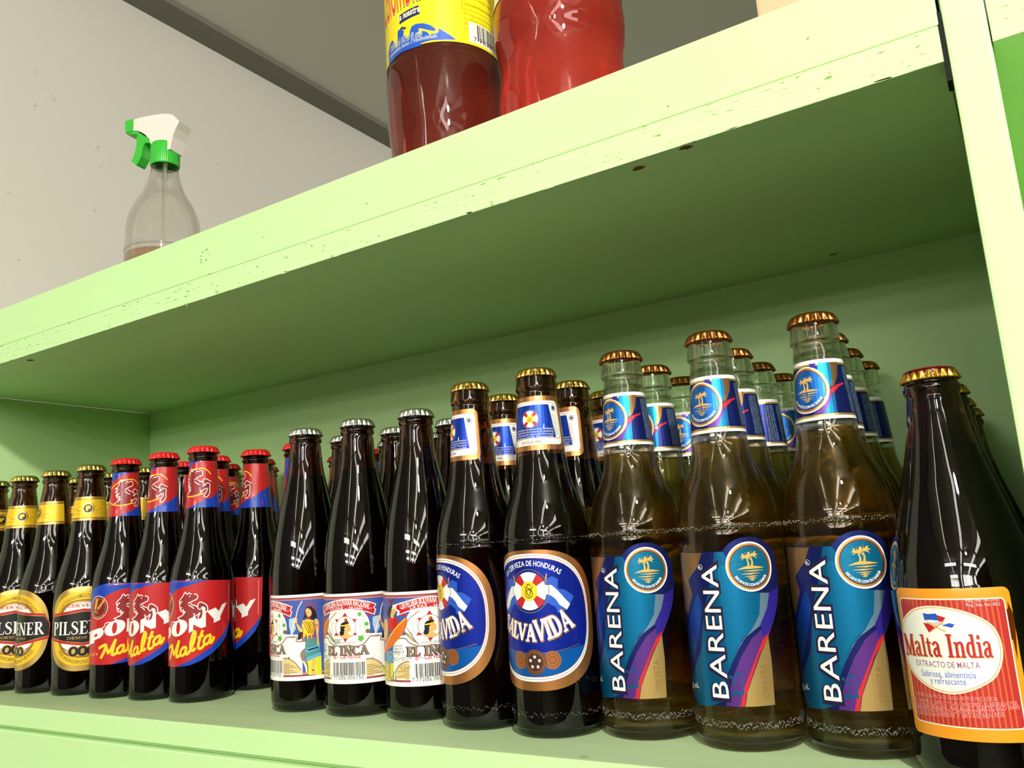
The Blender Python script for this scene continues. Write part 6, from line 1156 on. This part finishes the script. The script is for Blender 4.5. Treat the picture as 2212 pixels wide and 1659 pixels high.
place('inca', -.2318, .136, 0, 0, 'dark silver-capped bottle in the second row, seen left of the right front silver cap', 'silver-capped bottles behind the front row')
place('inca', -.1725, .138, 0, 0, 'dark silver-capped bottle in the second row, left of the first blue neck label', 'silver-capped bottles behind the front row')
place('inca', -.2876, .1955, 0, 0, 'third-row silver-capped bottle, only a sliver showing left of a second-row silver cap', 'silver-capped bottles behind the front row')
place('inca', -.2245, .196, 0, 0, 'dark silver-capped bottle in the third row, sliver right of the right front silver cap', 'silver-capped bottles behind the front row')
place('salva', -.0435, .0615, 0, 0, 'brown bottle with brass cap and round blue lifebuoy label, right one of the front pair', 'lifebuoy-label bottles in the front row')
place('salva', -.1025, .0665, -36, -45, 'brown brass-capped bottle, its blue lifebuoy label half turned left, left one of the pair', 'lifebuoy-label bottles in the front row')
place('salva', -.1135, .127, -10, -10, 'brown bottle with blue neck label seen between the two front lifebuoy bottles', 'lifebuoy-label bottles behind the front row')
place('salva', -.0493, .122, 30, -50, 'brown bottle with blue neck label seen right behind the right lifebuoy bottle', 'lifebuoy-label bottles behind the front row')
place('salva', -.0492, .1815, -50, -25, "mostly hidden brown bottle, its blue neck label left of the first clear bottle's neck", 'lifebuoy-label bottles behind the front row')
place('barena', .0769, .0675, 0, 6, 'clear beer bottle with blue foil label, middle of the front three', 'clear beer bottles in the front row')
place('barena', .0145, .0745, -3.5, 0, 'clear beer bottle with blue foil label, left of the front three beside the lifebuoy bottle', 'clear beer bottles in the front row')
place('barena', .138, .0715, -8, 0, 'clear beer bottle with blue foil label, tallest in view, right of the front three', 'clear beer bottles in the front row')
place('barena', .0106, .1345, -12, -12, 'clear bottle behind the left front clear one, half its palm neck label showing', 'clear beer bottles behind the front row')
place('barena', .0100, .1957, 20, 20, 'clear bottle in the third row, palm neck label showing beside the middle front bottle', 'clear beer bottles behind the front row')
place('barena', .0715, .1285, -18, -18, 'clear bottle right behind the middle front clear one', 'clear beer bottles behind the front row')
place('barena', .0702, .189, -42, -42, 'third-row clear bottle, dark side of its neck label showing right of the middle bottle', 'clear beer bottles behind the front row')
place('barena', .0716, .2492, 18, 18, 'clear bottle at the back panel, seen left of the tallest clear bottle', 'clear beer bottles behind the front row')
place('barena', .1318, .1320, -45, -45, 'clear bottle right behind the tallest clear bottle, only a sliver of cap showing', 'clear beer bottles behind the front row')
place('barena', .1305, .1922, -60, -60, 'clear bottle in the third row, its cap right of the tallest clear bottle', 'clear beer bottles behind the front row')
place('barena', .1318, .2530, -105, -105, 'clear bottle at the back with fine print on its neck label, beside the stubby bottle', 'clear beer bottles behind the front row')
place('malta', .1958, .045, 0, 0, 'stubby dark bottle with orange-bordered red label and cream oval, at the right post', 'stubby dark bottles by the post')
place('malta', .1955, .1120, 0, 0, 'dark bottle right behind the stubby one with the cream oval label', 'stubby dark bottles by the post')
place('malta', .1945, .1790, 0, 0, 'third dark stubby bottle by the post, only a sliver of its cap seen', 'stubby dark bottles by the post')
place('malta', .1955, .2455, 0, 0, 'last dark stubby bottle by the post, standing against the back panel', 'stubby dark bottles by the post')

# ------------------------------------------------------------------ things on the top board
def soda(name, loc, prof, drink, fillz, label_fn, lab, grp=None):
    root = empty(name, loc); tag(root, lab, 'bottle', grp)
    o = smooth_prof(prof, 5); bm = bmesh.new()
    inn = [(max(r-.0006, .008), z) for r, z in o if z > .004]
    lathe(bm, [(0, .004), (o[0][0]*.5, .002)]+o+[(o[-1][0]-.0006, o[-1][1])]+inn[::-1]+[(0, .0052)], 72)
    from_bm('plastic_body', bm, pet, root, True)
    p = [(0, .0050)]+[(r+.0001, z) for r, z in inn if z < fillz]+[(r_at(o, fillz)-.0005, fillz), (0, fillz)]
    bm = bmesh.new(); lathe(bm, p, 72); from_bm('drink', bm, drink, root, True)
    bm = bmesh.new(); zt = o[-1][1]; lathe(bm, [(.0135, zt-.016), (.0152, zt-.016), (.0152, zt+.001), (.0145, zt+.003), (0, zt+.003)], 60, 0, lambda a, z: .0003*cos(40*a))
    from_bm('screw_cap', bm, capm['red'], root, True)
    label_fn(root, o); return root
def yellow_wrap(root, o):
    sh = Sheet(); sh.run(ART['cola_label']); rr = sh.bm
    for v in rr.verts: v.co.y -= 346
    # keep the artwork inside the printed sleeve
    lo = 521.9-346
    sh.wrap('label_sleeve', o, .0520, root, gap=.0003, step=3.0, vcuts=[lo+10*i for i in range(1, 12)])
def white_wrap(root, o):
    bm = bmesh.new(); zs = [.178+i*.006 for i in range(14)]
    lathe(bm, [(r_at(o, z)+.0004, z) for z in zs], 72)
    from_bm('label_sleeve', bm, ink('white'), root, True, False)
soda('soda_bottle', (-.150, .122, ZS+.0003), [(0,30),(1.5,36),(8,43),(25,47.5),(60,49.2),(90,48.6),(104,48.8),(120,50.2),(140,51.0),(160,51.0),(172,50.4),(176,50.0),(220,50.0),(258,50.0),(280,44),(300,32),(316,20),(324,14.5),(345,13.5)], cola, .262, yellow_wrap,
     'big bottle of dark red-brown soda with a bright yellow label on the top shelf')
soda('soda_bottle', (-.029, .110, ZS+.0003), [(0,30),(1.5,36),(8,43),(25,47.5),(60,50.5),(95,50.6),(112,49.0),(126,47.8),(137,48.6),(148,50.6),(160,51.6),(172,51.0),(186,49.4),(200,48.6),(262,48.6),(282,43),(302,32),(318,20),(326,14.5),(346,13.5)], redsoda, .262, white_wrap,
     'big bottle of bright red soda with a white label, right of the yellow-labelled bottle')
# spray bottle, nozzle pointing left
sp = empty('spray_bottle', (-.587, .150, ZS+.0003), radians(-167.386)); tag(sp, 'clear trigger spray bottle with white and green spray head on the top board', 'spray bottle')
po = smooth_prof([(0,36),(2,39.5),(10,41.5),(60,42.0),(122,42.0),(126,42.6),(130,42.6),(134,41.8),(156,40.8),(171,38.4),(187,32.4),(203,23.4),(219,18.0),(230,15.6),(238,15.0),(246,14.6)], 5)
bm = bmesh.new(); inn = [(r-.0009, z) for r, z in po if z > .003]
lathe(bm, [(0, .003)]+po+[(po[-1][0]-.0008, po[-1][1])]+inn[::-1]+[(0, .0042)], 64); from_bm('plastic_body', bm, spray_pl, sp, True)
bm = bmesh.new(); lathe(bm, [(0, .0044)]+[(r-.0001, z) for r, z in inn if z < .122]+[(.0408, .122), (0, .1222)], 64); from_bm('cleaner', bm, cleaner, sp, True)
bm = bmesh.new(); lathe(bm, [(0, .012), (.0024, .012), (.0024, .250), (0, .250)], 16); from_bm('dip_tube', bm, pet, sp, True)
bm = bmesh.new(); lathe(bm, [(.0150, .2365), (.0160, .2365), (.0164, .238), (.0162, .262), (.0154, .2645), (0, .2645)], 120, 0, lambda a, z: .00035*cos(40*a) if .237 < z < .263 else 0)
from_bm('collar', bm, green_pl, sp, True)
def slab(name, outline, w0, w1, m, parent, bev=.0012):
    outline = [(x*.86-1, z) for x, z in outline]
    """side outline (x toward nozzle, z) in mm, given a width"""
    pts = [(x/1000, z/1000) for x, z in outline]; bm = bmesh.new()
    a = [bm.verts.new((x, -w0/2000, z)) for x, z in pts]; f = bm.faces.new(a)
    r = bmesh.ops.extrude_face_region(bm, geom=[f]); vs = [e for e in r['geom'] if isinstance(e, bmesh.types.BMVert)]
    for v in vs: v.co.y = w0/2000
    for v in bm.verts: v.co.y *= 1+(w1/w0-1)*max(0, min(1, (v.co.x+.033)/.086))
    bmesh.ops.recalc_face_normals(bm, faces=bm.faces[:])
    es = [e for e in bm.edges if abs(e.verts[0].co.y-e.verts[1].co.y) < 1e-6]
    bmesh.ops.bevel(bm, geom=es, offset=bev, segments=2, affect='EDGES', profile=.6)
    return from_bm(name, bm, m, parent, False)
head = slab('spray_head', [(52, 291), (52, 305.5), (36, 305), (18, 303.5), (-2, 301), (-13, 298.5), (-22, 295), (-34, 284), (-28, 277), (-23, 268), (-20, 258), (-18, 252), (14, 252), (17, 266), (20, 273), (27, 280), (36, 286), (44, 289.5)], 22, 15, white_pl, sp, .003)
slab('nozzle', [(50.5, 291), (64, 290), (66, 297), (66, 306.5), (50.5, 306.5)], 17, 16, green_pl, head, .0012)
slab('nozzle_hinge', [(42, 285), (62, 288.5), (63.5, 292), (44, 292)], 14, 14, green_pl, head, .001)
slab('trigger', [(44, 289), (20, 273), (18, 268), (26, 270.5), (31, 270.5), (34, 265), (36, 255), (42, 247), (45, 245), (54, 252), (49, 259), (46, 268), (45, 278)], 15, 13, green_pl, head, .0012)
# cardboard box at the right end of the top board
bx = empty('cardboard_box', (.180, .110, ZS+.0003)); tag(bx, 'plain brown cardboard box at the right end of the top board', 'box')
bm = bmesh.new(); add_box(bm, -.0465, .0465, -.055, .085, 0, .210, .0022); from_bm('carton', bm, card, bx)
box('packing_tape', -.0468, .0468, -.012, .036, .2099, .2103, card2, bx)
